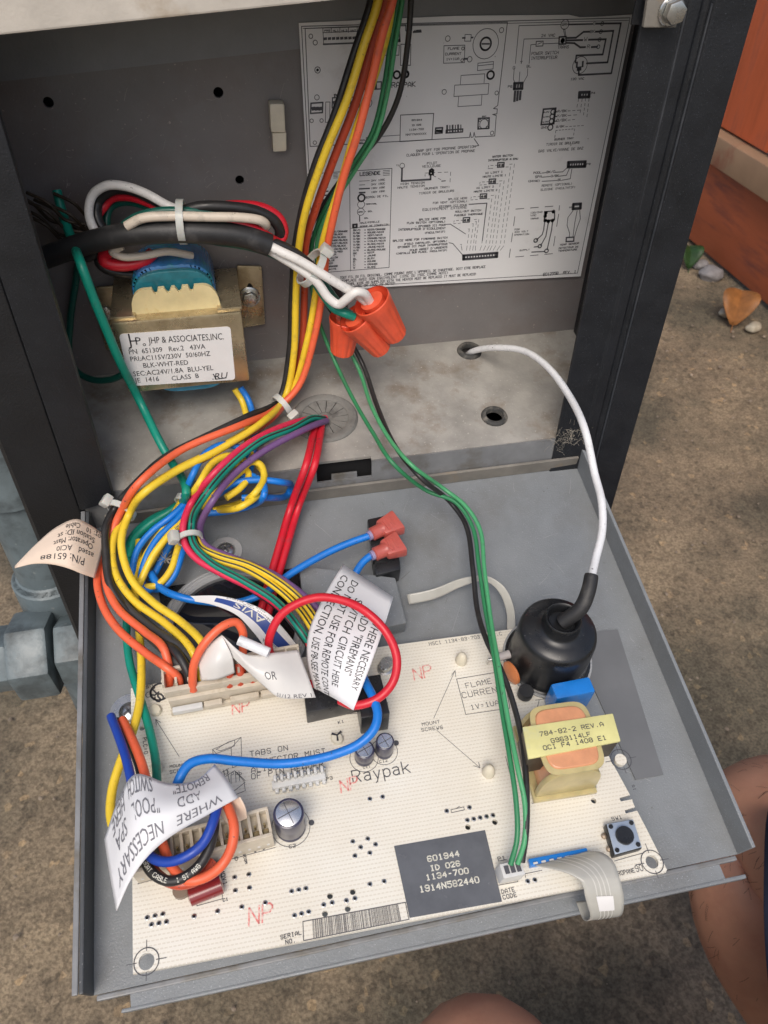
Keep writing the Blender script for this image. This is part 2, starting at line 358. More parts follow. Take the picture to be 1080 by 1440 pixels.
for j in range(nx):
    for i in range(nx): gf.append((j*(nx+1)+i, j*(nx+1)+i+1, (j+1)*(nx+1)+i+1, (j+1)*(nx+1)+i))
g.add(gv, gf); mk('ground', g, M_GROUND, kind='structure', smooth=True)
# loose grit and pebbles lying on the concrete
M_GRIT = mat('pale_grit', (.24,.19,.14), .8, var=.5, vscale=9)
gr = MB()
for k in range(1500):
    x = random.uniform(-.6, 1.34); y = random.uniform(-.2, 1.9); s = random.choice((.0018, .0022, .003, .004))*random.uniform(.5, 1.1)
    bm = bmesh.new(); bmesh.ops.create_icosphere(bm, subdivisions=1, radius=s)
    for v in bm.verts: v.co = Vector((v.co.x*random.uniform(.7,1.3)+x, v.co.y*random.uniform(.7,1.3)+y, v.co.z*.6+GZ+.004))
    gr.bm(bm)
mk('loose_grit', gr, M_GRIT, kind='stuff', label='fine loose grit scattered over the stained concrete', cat='grit')
def pebble(p, r, m, label, sx=1, sy=.8):
    bm = bmesh.new(); bmesh.ops.create_icosphere(bm, subdivisions=3, radius=r)
    from mathutils import noise as mn
    for v in bm.verts:
        k = 1+.25*mn.noise(v.co*60/ (r*60) *1.3+Vector((r*900,0,0))); v.co = Vector((v.co.x*sx*k, v.co.y*sy*k, v.co.z*.55*k))
    o = mk('pebble', MB().bm(bm), m, F=Matrix.Translation(p), smooth=True, label=label, cat='pebble', group='pebbles by the fence foot'); return o
M_PEBW = mat('pale_pebble', (.38,.34,.26), .6, var=.2, vscale=60); M_PEBG = mat('grey_pebble', (.22,.21,.21), .7, var=.2, vscale=60)
def G(px_, py_, h=0): return hit(px_, py_, (0,0,GZ+h), (0,0,1))
pebble(G(1021,440,.01), .018, M_PEBW, 'small yellowish white pebble left of the fallen brown leaf')
pebble(G(1060,460,.01), .020, M_PEBW, 'cream pebble just right of the fallen brown leaf', 1, .7)
pebble(G(1000,385,.01), .035, M_PEBG, 'larger grey stone in the dirt under the fence')
pebble(G(985,372,.01), .022, M_PEBG, 'dull grey stone nearest the black post under the fence')
# fallen leaf, a folded blade standing on its edge
def leaf(name, c, a, s, m, label, lift=.02):
    lf = MB(); vs = []; n = 9
    for i in range(n):
        t = i/(n-1); wd = math.sin(math.pi*min(1, t*.96+.04))**.8*s*.42
        for j, u in enumerate((-1, -.5, 0, .5, 1)):
            vs.append((t*s, u*wd, abs(u)*wd*.7+lift*math.sin(t*3.0)))
    fs = [(i*5+j, i*5+j+1, (i+1)*5+j+1, (i+1)*5+j) for i in range(n-1) for j in range(4)]
    lf.add(vs, fs); F = Matrix.Translation(c) @ Matrix.Rotation(a, 4, 'Z') @ Matrix.Rotation(-.5, 4, 'Y')
    o = mk(name, lf, m, F=F, smooth=True, label=label, cat='leaf'); mod = o.modifiers.new('thick', 'SOLIDIFY'); mod.thickness = .0012
    mk('stem', MB().tube([(-.03, 0, 0), (0, 0, .001), (s*.9, 0, lift*.4)], .0012, 6), m, parent=o, F=F)
M_LEAF = mat('dead_leaf', (.27,.11,.03), .6, var=.3, vscale=40); M_WEED = mat('green_weed', (.02,.055,.012), .55, var=.3, vscale=50)
leaf('fallen_leaf', G(1030,458,.004), math.radians(55), .10, M_LEAF, 'curled orange brown dead leaf on the ground by the fence')
leaf('weed_leaf', G(968,378,.004), math.radians(70), .07, M_WEED, 'small green weed leaf beside the black post at the fence foot')

# ================================================================== FENCE (painted boards)
M_FENCE = mat('red_brown_fence_paint', (.36,.088,.035), .5, var=.18, vscale=5, col2=(.20,.055,.035), c2pos=(.50,.66), c2scale=12, bump=1, bscale=60, rvar=.1, stretch=(1,.4,2.2))
M_FENCE2 = mat('worn_orange_fence_paint', (.58,.125,.045), .5, var=.22, vscale=9, col2=(.30,.085,.05), c2pos=(.52,.72), c2scale=9, bump=1, bscale=60, stretch=(1,2.5,.35))
M_RAIL = mat('bare_beige_rail', (.30,.19,.115), .6, var=.15, vscale=8, col2=(.25,.10,.06), c2pos=(.55,.7), c2scale=10)
fn = thing('fence', 'red brown painted board fence with a beige rail behind the dark cabinet', 'fence', (1.35, 1.2, GZ))
def plank(y0, y1, z0, z1, x=1.35, m=M_FENCE, nm='board', bev=.006):
    return mk(nm, MB().box((x, y0, z0), (x+.03, y1, z1), bev), m, parent=fn, smooth=True)
for k in range(7):                                       # upright boards above and below the rail
    ya = 2.9-k*.36; zz = random.uniform(-.002, .002)
    plank(ya-.352, ya, -.395, .55, 1.352+zz, M_FENCE2)
plank(.3, 2.9, GZ+.012, -.47, 1.35, M_FENCE, 'kick_board')
mk('rail', MB().box((1.318, .3, -.468), (1.375, 2.9, -.400), .005), M_RAIL, parent=fn, smooth=True)
for k in range(3): mk('post', MB().box((1.385, 2.6-k*.95, GZ-.05), (1.46, 2.68-k*.95, .5), .004), M_RAIL, parent=fn)

# ================================================================== PIPES beside the cabinet
def hexprof(c, ax, R, L_, bev=.002, rot=0):
    m = MB(); az = Vector(ax).normalized(); x = Vector((0,0,1)) if abs(az.z) < .9 else Vector((1,0,0)); x = (x-az*x.dot(az)).normalized(); y = az.cross(x); c = Vector(c)
    r = [c+x*(R*math.cos(math.radians(60*k+rot)))+y*(R*math.sin(math.radians(60*k+rot))) for k in range(6)]
    return m.hexa(r, [p+az*L_ for p in r], bev)
YP = .095
pp = thing('gas_pipe', 'vertical grey painted pipe with couplings left of the cabinet post', 'pipe', (-.075, YP, GZ))
a0 = hit(22, 690, (0,YP,0), (0,1,0)); a1 = Vector((a0.x, YP, GZ))
mk('pipe_run', MB().tube([a1, (a0.x, YP, -.045)], .0165, 24), M_PIPE, parent=pp, smooth=True)
for zc, rr, hh in ((-.128, .0205, .016), (-.185, .0215, .012), (-.147, .0195, .036)):
    mk('collar', MB().lathe([(rr-.002, -hh), (rr, -hh+.002), (rr, hh-.003), (rr-.003, hh)], 28, (a0.x, YP, zc)), M_PIPE, parent=pp, smooth=True)
mk('elbow', MB().tube(catmull([(a0.x, YP, -.05), (a0.x, YP, -.02), (a0.x-.02, YP, 0), (a0.x-.1, YP, .0), (a0.x-.3, YP, 0)], 6), .0205, 20), M_PIPE, parent=pp, smooth=True)
up = thing('union_pipe', 'horizontal grey painted pipe with a large hexagonal union nut', 'pipe', (-.075, .06, -.15))
uc = hit(60, 918, (0,.06,0), (0,1,0)); YU = .06
mk('pipe_run', MB().tube([(uc.x-.6, YU, uc.z), (uc.x, YU, uc.z)], .0135, 22), M_PIPE, parent=up, smooth=True)
mk('union_nut', hexprof((uc.x-.0135, YU, uc.z), (1,0,0), .0245, .0215, .0022, 8), M_PIPE, parent=up, smooth=True, label='large hexagonal nut with worn edges')
mk('pipe_end', hexprof((uc.x-.034, YU, uc.z), (1,0,0), .0185, .02, .0015, 20), M_PIPE, parent=up, smooth=True)
mk('union_tail', hexprof((uc.x+.010, YU, uc.z), (1,0,0), .0195, .018, .0018, 0), M_PIPE, parent=up, smooth=True)
th = MB().lathe([(.0155+.0007*(k % 2), .0012*k) for k in range(24)], 26, (uc.x+.028, YU, uc.z), (1,0,0)); mk('thread', th, M_PIPE, parent=up, smooth=True)
mk('nipple', MB().tube([(uc.x+.05, YU, uc.z), (uc.x+.1, YU, uc.z)], .0145, 22), M_PIPE, parent=up, smooth=True)
mk('copper_scrap', MB().tube(catmull([hit(-20,590,(0,.1,0),(0,1,0)), hit(4,640,(0,.1,0),(0,1,0)), hit(8,672,(0,.1,0),(0,1,0))], 5), .0085, 12, rf=lambda t: 1-.3*t), mat('copper', (.42,.14,.07), .4, metal=.6, var=.3, vscale=60), smooth=True, label='reddish copper stub above the pipe at the left edge', cat='copper pipe')

# ================================================================== CABINET
cab = thing('control_cabinet', 'open dark metal heater cabinet with a bare sheet metal interior', 'cabinet', (.1, YB, 0))
def kloc(px_, py_, h=0): v = loc(FK, px_, py_, h); return (v.x, v.y)
holes = [circ(kloc(*c), r, 20) for c, r in (((68,144), .0017), ((307,130), .0017), ((337,253), .0016), ((125,323), .0014))]
mk('back_panel', curve_plate([(-.03,-.02), (.235,-.02), (.235,.20), (-.03,.20)], holes, .0012), M_BACK, parent=cab, F=FK)
mk('hole_backing', MB().box((-.03,-.02,-.03), (.235,.2,-.012)), M_BLACKVOID, parent=cab, F=FK)  # black box added so the panel holes read dark
up_ = curve_plate([(-.03,.1385), (.0956,.1468), (.235,.1535), (.235,.2), (-.03,.2)], [], .0006); 
for v in up_.vertices: v.co.z += .0009
mk('upper_flange', up_, mat('upper_flange_metal', (.20,.205,.21), .45, var=.15, vscale=30, bump=.2, bscale=900), parent=cab, F=FK)
def floc(px_, py_, h=0): v = loc(FF, px_, py_, h); return (v.x, v.y)
gr1, gr2, gl = floc(660,494), floc(695,586), floc(457,588)
_sl = [floc(446,650)[0], floc(523,641)[0], floc(484,646)[1]]
mk('floor_panel', curve_plate([(-.013,-.0642), (.0865,-.0642), (.0865,_sl[2]), (.1087,_sl[2]), (.1087,-.0642), (.2185,-.0642), (.2185,.002), (-.013,.002)], [circ(gr1,.0046,24), circ(gr2,.0046,24), circ(gl,.0125,32)], .0012), M_FLOOR, parent=cab, F=FF)
mk('under_floor', MB().box((-.012,-.055,-.05), (.217,.0,-.030)), M_BLACKVOID, parent=cab, F=FF)
for c, lb in ((gr1,'rubber grommet with the white wire through it'), (gr2,'empty rubber grommet with an open dark hole')):
    mk('grommet', MB().lathe([(.0036,-.0012),(.0036,.0008),(.0038,.0014),(.0044,.0015),(.0052,.0011),(.0056,.0003),(.0056,0)], 32, (c[0],c[1],0), cap=False), M_RUB, parent=cab, F=FF, smooth=True, label=lb, flat_angle=60)
# big slotted cable gland: wedges separated by real cuts
gm = MB()
for k in range(14):
    a0_, a1_ = math.radians(k*360/14+1.3), math.radians((k+1)*360/14-1.3)
    pts = [(gl[0]+r*math.cos(a), gl[1]+r*math.sin(a)) for r, a in ((.0035,a0_),(.0098,a0_),(.0098,(a0_+a1_)/2),(.0098,a1_),(.0035,a1_))]
    gm.hexa([(x, y, -.0012) for x, y in pts], [(x, y, .0006-.0006*(math.hypot(x-gl[0], y-gl[1]) < .005)) for x, y in pts])
gg = mk('cable_gland', gm, M_GLAND, parent=cab, F=FF, label='large slotted rubber gland in the cabinet floor')
mk('gland_rim', MB().lathe([(.0096,-.001),(.0096,.0008),(.0102,.0013),(.0128,.0013),(.0136,.0004),(.0136,0)], 40, (gl[0],gl[1],0), cap=False), M_GLAND, parent=gg, F=FF, smooth=True)
mk('gland_core', MB().lathe([(.0042,-.002),(.0042,-.0004),(0,-.0002)], 20, (gl[0],gl[1],0)), M_GLAND, parent=gg, F=FF, smooth=True)
# front lip with the rectangular slot
FL = frame((0, -.0006, 0), (1,0,0), (0,-1,0))
def lloc(px_, py_): v = loc(FL, px_, py_); return (v.x, v.y)
(sxa, sza), (sxb, szb) = lloc(446,680), lloc(523,642); szb = min(szb, .0146)
lp = MB().box((-.004,-.012,-.0012), (sxa,.0166,0)).box((sxb,-.012,-.0012), (.2,.0166,0)).box((sxa+.00001,-.012,-.0012), (sxb-.00001,sza,0))
mk('front_lip', lp, M_LIPG, parent=cab, F=FL); print('SLOT', sxa, sza, sxb, szb)
q = [lloc(467,686), lloc(503,682), lloc(503,667), lloc(467,671)]
mk('slot_tongue', MB().hexa([(x, y, -.0022) for x, y in q], [(x, y, -.0013) for x, y in q], .0001), M_LIPG, parent=cab, F=FL)
mk('slot_backing', MB().box((.055,.0040,-.013), (.112,.020,.0150)), M_BLACKVOID, parent=cab)  # black box added so the lip slot reads dark
mk('side_panel', MB().box((-.0145,.001,-.012), (-.0130,YB-.0015,.2)), M_BACK, parent=cab)
mk('side_panel', MB().box((.2195,.0005,-.012), (.2210,YB-.0015,.2)), M_DARK, parent=cab)
mk('corner_strip', MB().box((.2165,YB-.006,.02), (.2192,YB-.0012,.198)), M_DARK, parent=cab)
mk('roof_panel', MB().box((-.0128,.0005,.2005), (.2193,YB-.0012,.2020)), M_BACK, parent=cab)
# top lip: worn beige paint
mk('top_lip', MB().hexa([(-.04,-.004,.1618),(.0911,-.004,.1706),(.182,-.004,.1768),(.182,-.004,.26),(-.04,-.004,.26)][::-1], [(-.04,-.001,.1618),(.0911,-.001,.1706),(.182,-.001,.1768),(.182,-.001,.26),(-.04,-.001,.26)][::-1], .0005), M_BEIGE, parent=cab)
mk('top_beam', MB().box((.183,-.0005,.1630), (.2185,.0002,.26)), M_DARK, parent=cab)
def post(name, prof, z0, z1, m, lb):
    mbp = MB().hexa([(x, y, z0) for x, y in prof], [(x, y, z1) for x, y in prof], .0004); return mk(name, mbp, m, parent=cab, smooth=False, label=lb)
post('right_post', [(.1856,.0), (.1856,-.0012), (.1978,-.0014), (.1986,-.0023), (.2020,-.0023), (.2030,-.0014), (.2046,-.0016), (.2056,-.0034), (.2186,-.0034), (.2190,-.001), (.2190,.075), (.2175,.075), (.2175,.0)][::-1], -.125, .26, M_DARKB, 'dark speckled right post with a pressed ridge')
post('left_post', [(-.0225,.07), (-.0225,-.0008), (-.0205,-.003), (-.0035,-.003), (-.0020,-.0012), (-.0020,.0), (-.0035,.0), (-.0045,-.0012),(-.0195,-.0012),(-.0205,.07)], -.21, .26, M_DARK, 'plain black left post')
fl = MB().hexa([(-.0028,-.0046,.0125),(.0104,-.0046,.0155),(.0104,-.0046,.26),(-.0028,-.0046,.26)], [(-.0028,-.0008,.0125),(.0104,-.0008,.0155),(.0104,-.0008,.26),(-.0028,-.0008,.26)], .0010)
mk('post_flange', fl, M_DARKB, parent=cab, smooth=True, label='dusty dark flange with a rounded lower end')
mk('cabinet_base', MB().box((-.018,.30,-.695), (.215,.60,-.20)), M_DARK, parent=cab)
mk('lower_panel', MB().box((-.0195,.006,-.12), (.217,.0072,-.052)), M_DARK, parent=cab)
mk('heater_body', MB().box((-.02,YB+.031,-.2), (.2185,.62,.26)), M_DARK, parent=cab)
M_WORN_HIGHLIGHT = mat('worn_edge_highlight', (.030,.034,.041), .5, var=.2, vscale=60, col2=(.05,.053,.06), c2pos=(.45,.7), c2scale=120)  # paler tone paints in the highlight along the bends, together with abraded paint
mk('worn_highlight_ridge', MB().tube([(.1983+(.0012*(k/20)), -.0016, .166-.0105*k) for k in range(20)], .0005, 8), M_WORN_HIGHLIGHT, parent=cab, smooth=True, label='scuffed ridge with a painted pale highlight down the right post')
mk('worn_highlight_ridge', MB().tube([(.2052, -.0026, .168-.0105*k) for k in range(22)], .0004, 8), M_WORN_HIGHLIGHT, parent=cab, smooth=True)
# bracket + hex bolt at the top right
FBR = frame((0,-.0036,0), (1,0,0), (0,-1,0))
def bl(px_, py_): v = loc(FBR, px_, py_); return (v.x, v.y)
q = [bl(903,38), bl(949,38), bl(958,-18), bl(912,-22)]
br = mk('bracket', MB().hexa([(x, y, -.0006) for x, y in q], [(x, y, .0009) for x, y in q], .0003), M_BROWNM, parent=cab, F=FBR, label='small grey bracket at the top of the right post')
bc = bl(941,14)
mk('washer', MB().lathe([(.0038,.0009),(.0038,.0016),(.0035,.0019),(0,.0019)], 28, (bc[0],bc[1],0)), M_STEEL, parent=br, F=FBR, smooth=True)
hb = MB().hexa([(x, y, .002) for x, y in circ(bc,.0031,6,1,.3)], [(x, y, .0046) for x, y in circ(bc,.0031,6,1,.3)], .0004); mk('bolt_head', hb, M_STEEL, parent=br, F=FBR, smooth=True)
# ivory edge clip on the back panel
ec = thing('edge_clip', 'aged ivory plastic clip on the back panel left of the printed sheet', 'clip', FK @ Vector((.087,.12,0)))
def slab(name, par, F, pts, h0, h1, m, bev=.0003, label=None, ref=None):
    """prism whose TOP outline is seen at pixels pts"""
    q_ = [loc(F, *p, h1 if ref is None else ref) for p in pts]
    return mk(name, MB().hexa([(v.x, v.y, h0) for v in q_], [(v.x, v.y, h1) for v in q_], bev), m, parent=par, F=F, smooth=True, label=label)
slab('clip_body', ec, FK, [(381,187),(402,187),(400,146),(379,146)], .0002, .0062, M_IVORY, .0008)
slab('clip_tongue', ec, FK, [(384,214),(403,213),(403,186),(383,187)], .0010, .0046, M_IVORY, .0006)

# ================================================================== DOOR PANEL (swung down)
door = thing('door_panel', 'grey metal access panel swung down like a tray under the circuit board', 'panel', tl(.1,-.08,0))
W_, L_ = .198, .1572
def tloc(px_, py_, h=0): v = loc(FT, px_, py_, h); return (v.x, v.y)
slot = [tloc(226,842), tloc(428,806), tloc(440,880), tloc(236,922)]
mk('panel_sheet', curve_plate([(0,0),(W_,0),(W_,-L_),(0,-L_)], [], .0010), M_PAINT, parent=door, F=FT)
mk('left_flange', MB().box((-.0013,-L_,-.001), (0,.0,.0112), .0004), mat('flange_black_inside', (.06,.065,.07), .45, var=.2, vscale=60, speck=(.25,.25,.25,.7), speckscale=1500), parent=door, F=FT)
mk('flange_rim', MB().box((-.0030,-L_,.0104), (-.0014,.0,.0114), .0003), M_LIPG, parent=door, F=FT)
mk('right_flange', MB().box((W_,-L_,-.001), (W_+.0013,.002,.0104), .0004), M_PAINT, parent=door, F=FT)
mk('rear_flange', MB().box((.0045,-.0008,.0002), (W_-.0008,.0004,.0068), .0003), M_BROWNM, parent=door, F=FT)
mk('front_edge', MB().box((.0006,-L_-.0016,-.0035), (W_-.0005,-L_-.0001,-.0004), .0004), M_LIPG, parent=door, F=FT)
q = [tloc(182,1389,-.001), tloc(1011,1213,-.001), tloc(1022,1239,-.001), tloc(184,1420,-.001)]
mk('front_lip', MB().hexa([(x, y, -.002) for x, y in q][::-1], [(x, y, -.001) for x, y in q][::-1], .0003), M_PAINT, parent=door, F=FT)
q = [tloc(170,1425,-.001), tloc(171,1419,-.001), tloc(1048,1229,-.001), tloc(1050,1235,-.001)]
mk('lip_return', MB().hexa([(x, y, -.0045) for x, y in q], [(x, y, -.0008) for x, y in q], .0004), M_PAINT, parent=door, F=FT, smooth=True)
# bezel of the display and the grey box beside it
slab('display_bezel', door, FT, [(236,922),(444,882),(428,796),(222,826)], .0002, .0022, M_BLK, .0005, 'flat black display bezel behind the circuit board')
def polyslab(name, par, F, pts, h0, h1, m, bev=.0003, label=None): return slab(name, par, F, pts, h0, h1, m, bev, label)
polyslab('housing_box', door, FT, [(432,905),(572,876),(556,812),(420,795)], .0003, .0078, M_PAINT, .0007, 'raised grey metal housing beside the black bezel')
sc_ = tloc(318,776)
M_WASH = mat('clear_washer', (.5,.5,.5), .2, alpha=.55)
def screw(par, F, c, R=.0042, wash=.0066, wm=None, h=.0, name='panel_screw', label=None, rot=.6):
    s_ = mk(name, MB().lathe([(R,h+.0008),(R*.96,h+.0014),(R*.7,h+.0022),(R*.35,h+.0026),(0,h+.0027)], 28, (c[0],c[1],0)), M_STEEL, parent=par, F=F, smooth=True, label=label)
    if wash: mk('washer', MB().lathe([(wash,h+.0001),(wash,h+.0007),(wash*.5,h+.0008)], 32, (c[0],c[1],0)), wm or M_WASH, parent=s_, F=F, smooth=True)
    cm = MB()
    for a in (rot, rot+math.pi/2):
        d = Vector((math.cos(a), math.sin(a), 0)); e = Vector((-d.y, d.x, 0)); cc = Vector((c[0], c[1], 0)); l_ = R*.55; w2 = R*.11
        cm.hexa([cc-d*l_-e*w2+Vector((0,0,h+.0018)), cc+d*l_-e*w2+Vector((0,0,h+.0018)), cc+d*l_+e*w2+Vector((0,0,h+.0018)), cc-d*l_+e*w2+Vector((0,0,h+.0018))],
                [cc-d*l_-e*w2+Vector((0,0,h+.0028)), cc+d*l_-e*w2+Vector((0,0,h+.0028)), cc+d*l_+e*w2+Vector((0,0,h+.0028)), cc-d*l_+e*w2+Vector((0,0,h+.0028))])
    mk('cross_slot', cm, M_INKG, parent=s_, F=F); return s_
screw(door, FT, sc_, .0036, .0062, label='cross head screw with a clear washer')
screw(door, FT, tloc(183,1003), .0036, .0066, M_STEEL, label='cross head screw with a washer at the left edge of the board')
mk('insulating_sheet', MB().hexa([(*tloc(*p), .0002) for p in ((893,1097),(932,1090),(868,886),(800,893))], [(*tloc(*p), .0006) for p in ((893,1097),(932,1090),(868,886),(800,893))]), mat('dark_grey_film', (.15,.155,.16), .35, var=.1, vscale=50), parent=door, F=FT, label='thin dark rectangular film patch')
#@@OBJECTS
# ================================================================== CIRCUIT BOARD
Bz = Vector((0,0,0))
def bloc(px_, py_, h=0): v = loc(FB, px_, py_, h); return (v.x, v.y)
bd = thing('circuit_board', 'cream printed circuit board crowded with connectors lying on the grey panel', 'circuit board', FB @ Vector((.075,.04,-.0016)))
def bh(c, r, n=18): return circ(bloc(*c), r, n)
outl = [bloc(*p) for p in ((187,1370),(935.5,1227),(938,1222),(893,1138),(890,1139),(907,1134.5),(905,1130),(903,1131))]
outl = [bloc(187,1370), bloc(936,1227), bloc(938,1223), bloc(908,1163), bloc(905,1157.5), bloc(896,1140), bloc(880,1144), bloc(878.5,1139.5), bloc(893,1135), bloc(890,1128), bloc(889,1124), bloc(873,1127), bloc(871,1122), bloc(886,1118), bloc(757,882), bloc(755,880),
        bloc(228,951), bloc(226,960), bloc(196,965), bloc(184,968)]
big = [((206,1352),.0021),((917,1212),.0019),((873,1068),.0019)]
blackh = [(464,1260),(496,1254),(457,1285),(489,1278),(658,1163),(696,1156),(835,1126),(200,1024)]
me = curve_plate(outl, [bh(c,r,24) for c,r in big]+[bh(c,.00085,12) for c in blackh], .0016)
mk('board_laminate', me, M_BOARD, parent=bd, F=FB)
# --- vias: solder rings with a dark bore
vi = []
def vrow(a, b, n): vi.extend([(a[0]+(b[0]-a[0])*k/(n-1), a[1]+(b[1]-a[1])*k/(n-1)) for k in range(n)])
vrow((207,1291),(229,1286),3); vrow((213,1301),(234,1297),3); vi += [(273,1289),(306,1282),(340,1276),(373,1270),(350,1230),(351,1249),(330,1234),(331,1253)]
vrow((410,1254),(430,1250),3); vrow((414,1288),(434,1283),3); vi += [(455,1273),(467,1270),(487,1267),(499,1264)]
vi += [(520,1244),(540,1240),(496,1184),(517,1180),(507,1192),(528,1188),(499,1204),(520,1200),(520,1124),(538,1121),(628,1141),(660,1136)]
vrow((657,1154),(693,1147),5); vi += [(742,1240),(752,1238),(445,1100)]
vm, vb = MB(), MB()
for c in vi:
    x, y = bloc(*c); vm.lathe([(.00075,0),(.00072,.00022),(.00042,.00028),(.00040,.0001)], 12, (x,y,0)); vb.add([(x+.00042*math.cos(a*math.pi/5), y+.00042*math.sin(a*math.pi/5), .00018) for a in range(10)], [tuple(range(10))])
vo = mk('solder_vias', vm, M_STEEL, parent=bd, F=FB, smooth=True, kind='stuff', label='scattered small solder rings'); mk('bore', vb, M_BLACKVOID, parent=vo, F=FB)
# --- silk screen
si = MB(); TH = .00020
for c, r in big:
    ring(si, FB, c, 0, .00028, r=.0033); x, y = loc(FB, *c).xy
    for a, b in (((x-.0052,y),(x-.0026,y)),((x+.0026,y),(x+.0052,y)),((x,y-.0046),(x,y-.0026)),((x,y+.0026),(x,y+.0052))): si.strip((*a,0),(*b,0),.0002,.00012)
def ST(t, p0, p1, wd=TH, asp=1.35, fill=.66, **k): stroke(si, t, FB, p0, p1, wd, .00012, asp, fill, **k)
ST('HSCI 1134-83-703  REV.C', (604,908), (706,893), .00016, 1.5)
ST('FLAME', (656,968), (692,961)); ST('CURRENT', (651,982), (708,972)); ST('1V=1UA', (663,998), (702,991))
line(si, FB, [(642,955),(707,944),(717,996),(655,1005),(642,955)], .0002)
ST('MOUNT', (594,1021), (619,1017), .00016, 1.2); ST('SCREWS', (593,1029), (623,1025), .00016, 1.2)
line(si, FB, [(610,1010),(640,943)], .00015); line(si, FB, [(614,1027),(675,1080)], .00015)
for p, q in (((640,943),(635,950)),((640,943),(641,952)),((675,1080),(666,1077)),((675,1080),(673,1072))): line(si, FB, [p, q], .00018)
ST('TABS ON', (352,1064), (405,1055), .00022, 1.3); ST('CONNECTOR MUST', (352,1078), (458,1060), .00022, 1.45); ST('ALIGN WITH BACK', (354,1087), (467,1069), .00022, 1.35); ST('OF PIN HEADER', (354,1096), (455,1078), .00022, 1.35)
# 3-D sketch of the connector
for pl in ([(299,1054),(339,1037),(340,1074)], [(299,1054),(301,1072)], [(299,1054),(304,1060),(325,1052),(339,1037)], [(304,1054),(322,1043),(330,1041),(330,1049),(310,1056),(304,1054)],
           [(325,1052),(327,1080),(341,1074)], [(312,1095),(330,1084),(343,1098),(345,1112),(326,1120)], [(330,1084),(345,1098)], [(314,1083),(318,1100)], [(319,1082),(323,1100)],
           [(325,1090),(325,1102)], [(331,1085),(332,1100)], [(336,1084),(337,1098)], [(312,1086),(322,1081)], [(326,1120),(330,1112),(345,1100)]):
    line(si, FB, pl, .00016)
for x_ in (327,333,338): ring(si, FB, (x_,1088), 1.7, .00015, n=10); 
ring(si, FB, (318,1086), 3, .00018, n=12)
ST('MOUNT', (239,1080), (260,1077), .00016, 1.2); ST('SCREWS', (239,1088), (268,1083), .00016, 1.2); line(si, FB, [(219,1012),(252,1064)], .00015); line(si, FB, [(219,1012),(220,1020)], .00018); line(si, FB, [(219,1012),(226,1016)], .00018)
ST('PLC=0', (201,1038), (203,1061), .00018, 1.3)
ST('P3', (459,1098), (468,1096), .00018, 1.2); ST('C2', (407,1193), (416,1191), .00018, 1.1); ST('C11', (511,1081), (521,1079), .00015, 1.2); ST('C12', (534,1073), (545,1071), .00015, 1.2); ST('K1', (476,1018), (484,1016), .00018, 1.1); ST('K2', (539,992), (546,991), .00015, 1.1)
ST('XOM', (538,948), (552,946), .00016, 1.2)
ST('SW1', (861,1154), (875,1151), .00016, 1.1); ST('P1', (701,1211), (711,1209), .00018, 1.2); ST('DATE', (706,1257), (724,1253), .0002, 1.4); ST('CODE', (708,1265), (727,1261), .0002, 1.4)
ST('PROPANE', (866,1232), (893,1226.5), .00018, 1.7); ST('90', (895,1226), (905,1224), .00018, 1.7); ST('15', (894,1111), (892,1104), .00017, 1.2)
ST('SERIAL', (395,1321), (424,1314), .0002, 1.4); ST('NO.', (402,1328), (416,1325), .0002, 1.4)
ST('GND', (328,1198), (331,1211), .0002, 1.2); ST('RSCOM', (341,1198), (345,1215), .00018, 1.2); line(si, FB, [(358,1198),(360,1198)], .0003); ST('+', (369,1198), (374,1197), .0002, 1.2)
ST('MOV1', (310,1224), (315,1245), .0002, 1.2); ST('C1', (314,1268), (321,1266), .0002, 1.2)
for pl in ([(250,1238),(250,1263),(275,1257)], [(277,1274),(313,1264),(311,1236)], [(277,1274),(277,1258)], [(288,1215),(310,1211)], [(310,1211),(312,1240)], [(194,1243),(387,1192)], [(241,1005),(425,972)], [(469,1006),(540,1000)], [(642,1137),(646,1134)],
           [(634,1139),(652,1135),(653,1139),(635,1143),(634,1139)], [(711,1064),(721,1105)], [(758,985),(755,998),(768,996)], [(753,985),(770,982)], [(739,1234),(738,1229),(762,1224)], [(701,1245),(728,1240),(728,1237)], [(864,1211),(903,1200)], [(701,1211),(712,1209)],
           [(748,1130),(838,1116),(838,1102)], [(756,1064),(757,1058)]): line(si, FB, pl, .00018)
ring(si, FB, (409,1163), 27, .00018); ring(si, FB, (512,1066), 20, .00018); ring(si, FB, (540,1057), 19, .00018); ring(si, FB, (737,978), 9, .00016)
disc(si, FB, (438,1157), 4); disc(si, FB, (530,1056), 4); disc(si, FB, (557,1045), 4)
# certification roundel
ring(si, FB, (225,973), 13, .0007, a0=20, a1=340, n=30); ST('SA', (231,981), (218,968), .00055, 1.2, .8); ring(si, FB, (209,977), 4, .00018); ST('US', (214,962), (205,965), .00018, 1.1)
# bar code
BC = [(426,1296),(570,1269),(575,1293),(427,1323)]
line(si, FB, BC+[BC[0]], .00022)
rb = random.Random(3); x_ = .09
def bcp(u, v):
    a = loc(FB, *BC[0]).lerp(loc(FB, *BC[1]), u); b = loc(FB, *BC[3]).lerp(loc(FB, *BC[2]), u); return a.lerp(b, v)
while x_ < .93:
    wd = rb.choice((.0022,.0035,.005,.007)); a = [bcp(x_,.02), bcp(x_+wd,.02), bcp(x_+wd,.98), bcp(x_,.98)]
    si.add([p+Vector((0,0,.00012)) for p in a], [(3,2,1,0)]); x_ += wd+rb.choice((.003,.0045,.006,.009))
mk('silkscreen_print', si, M_INKG, parent=bd, F=FB, label='thin dark printed legends and the bar code')
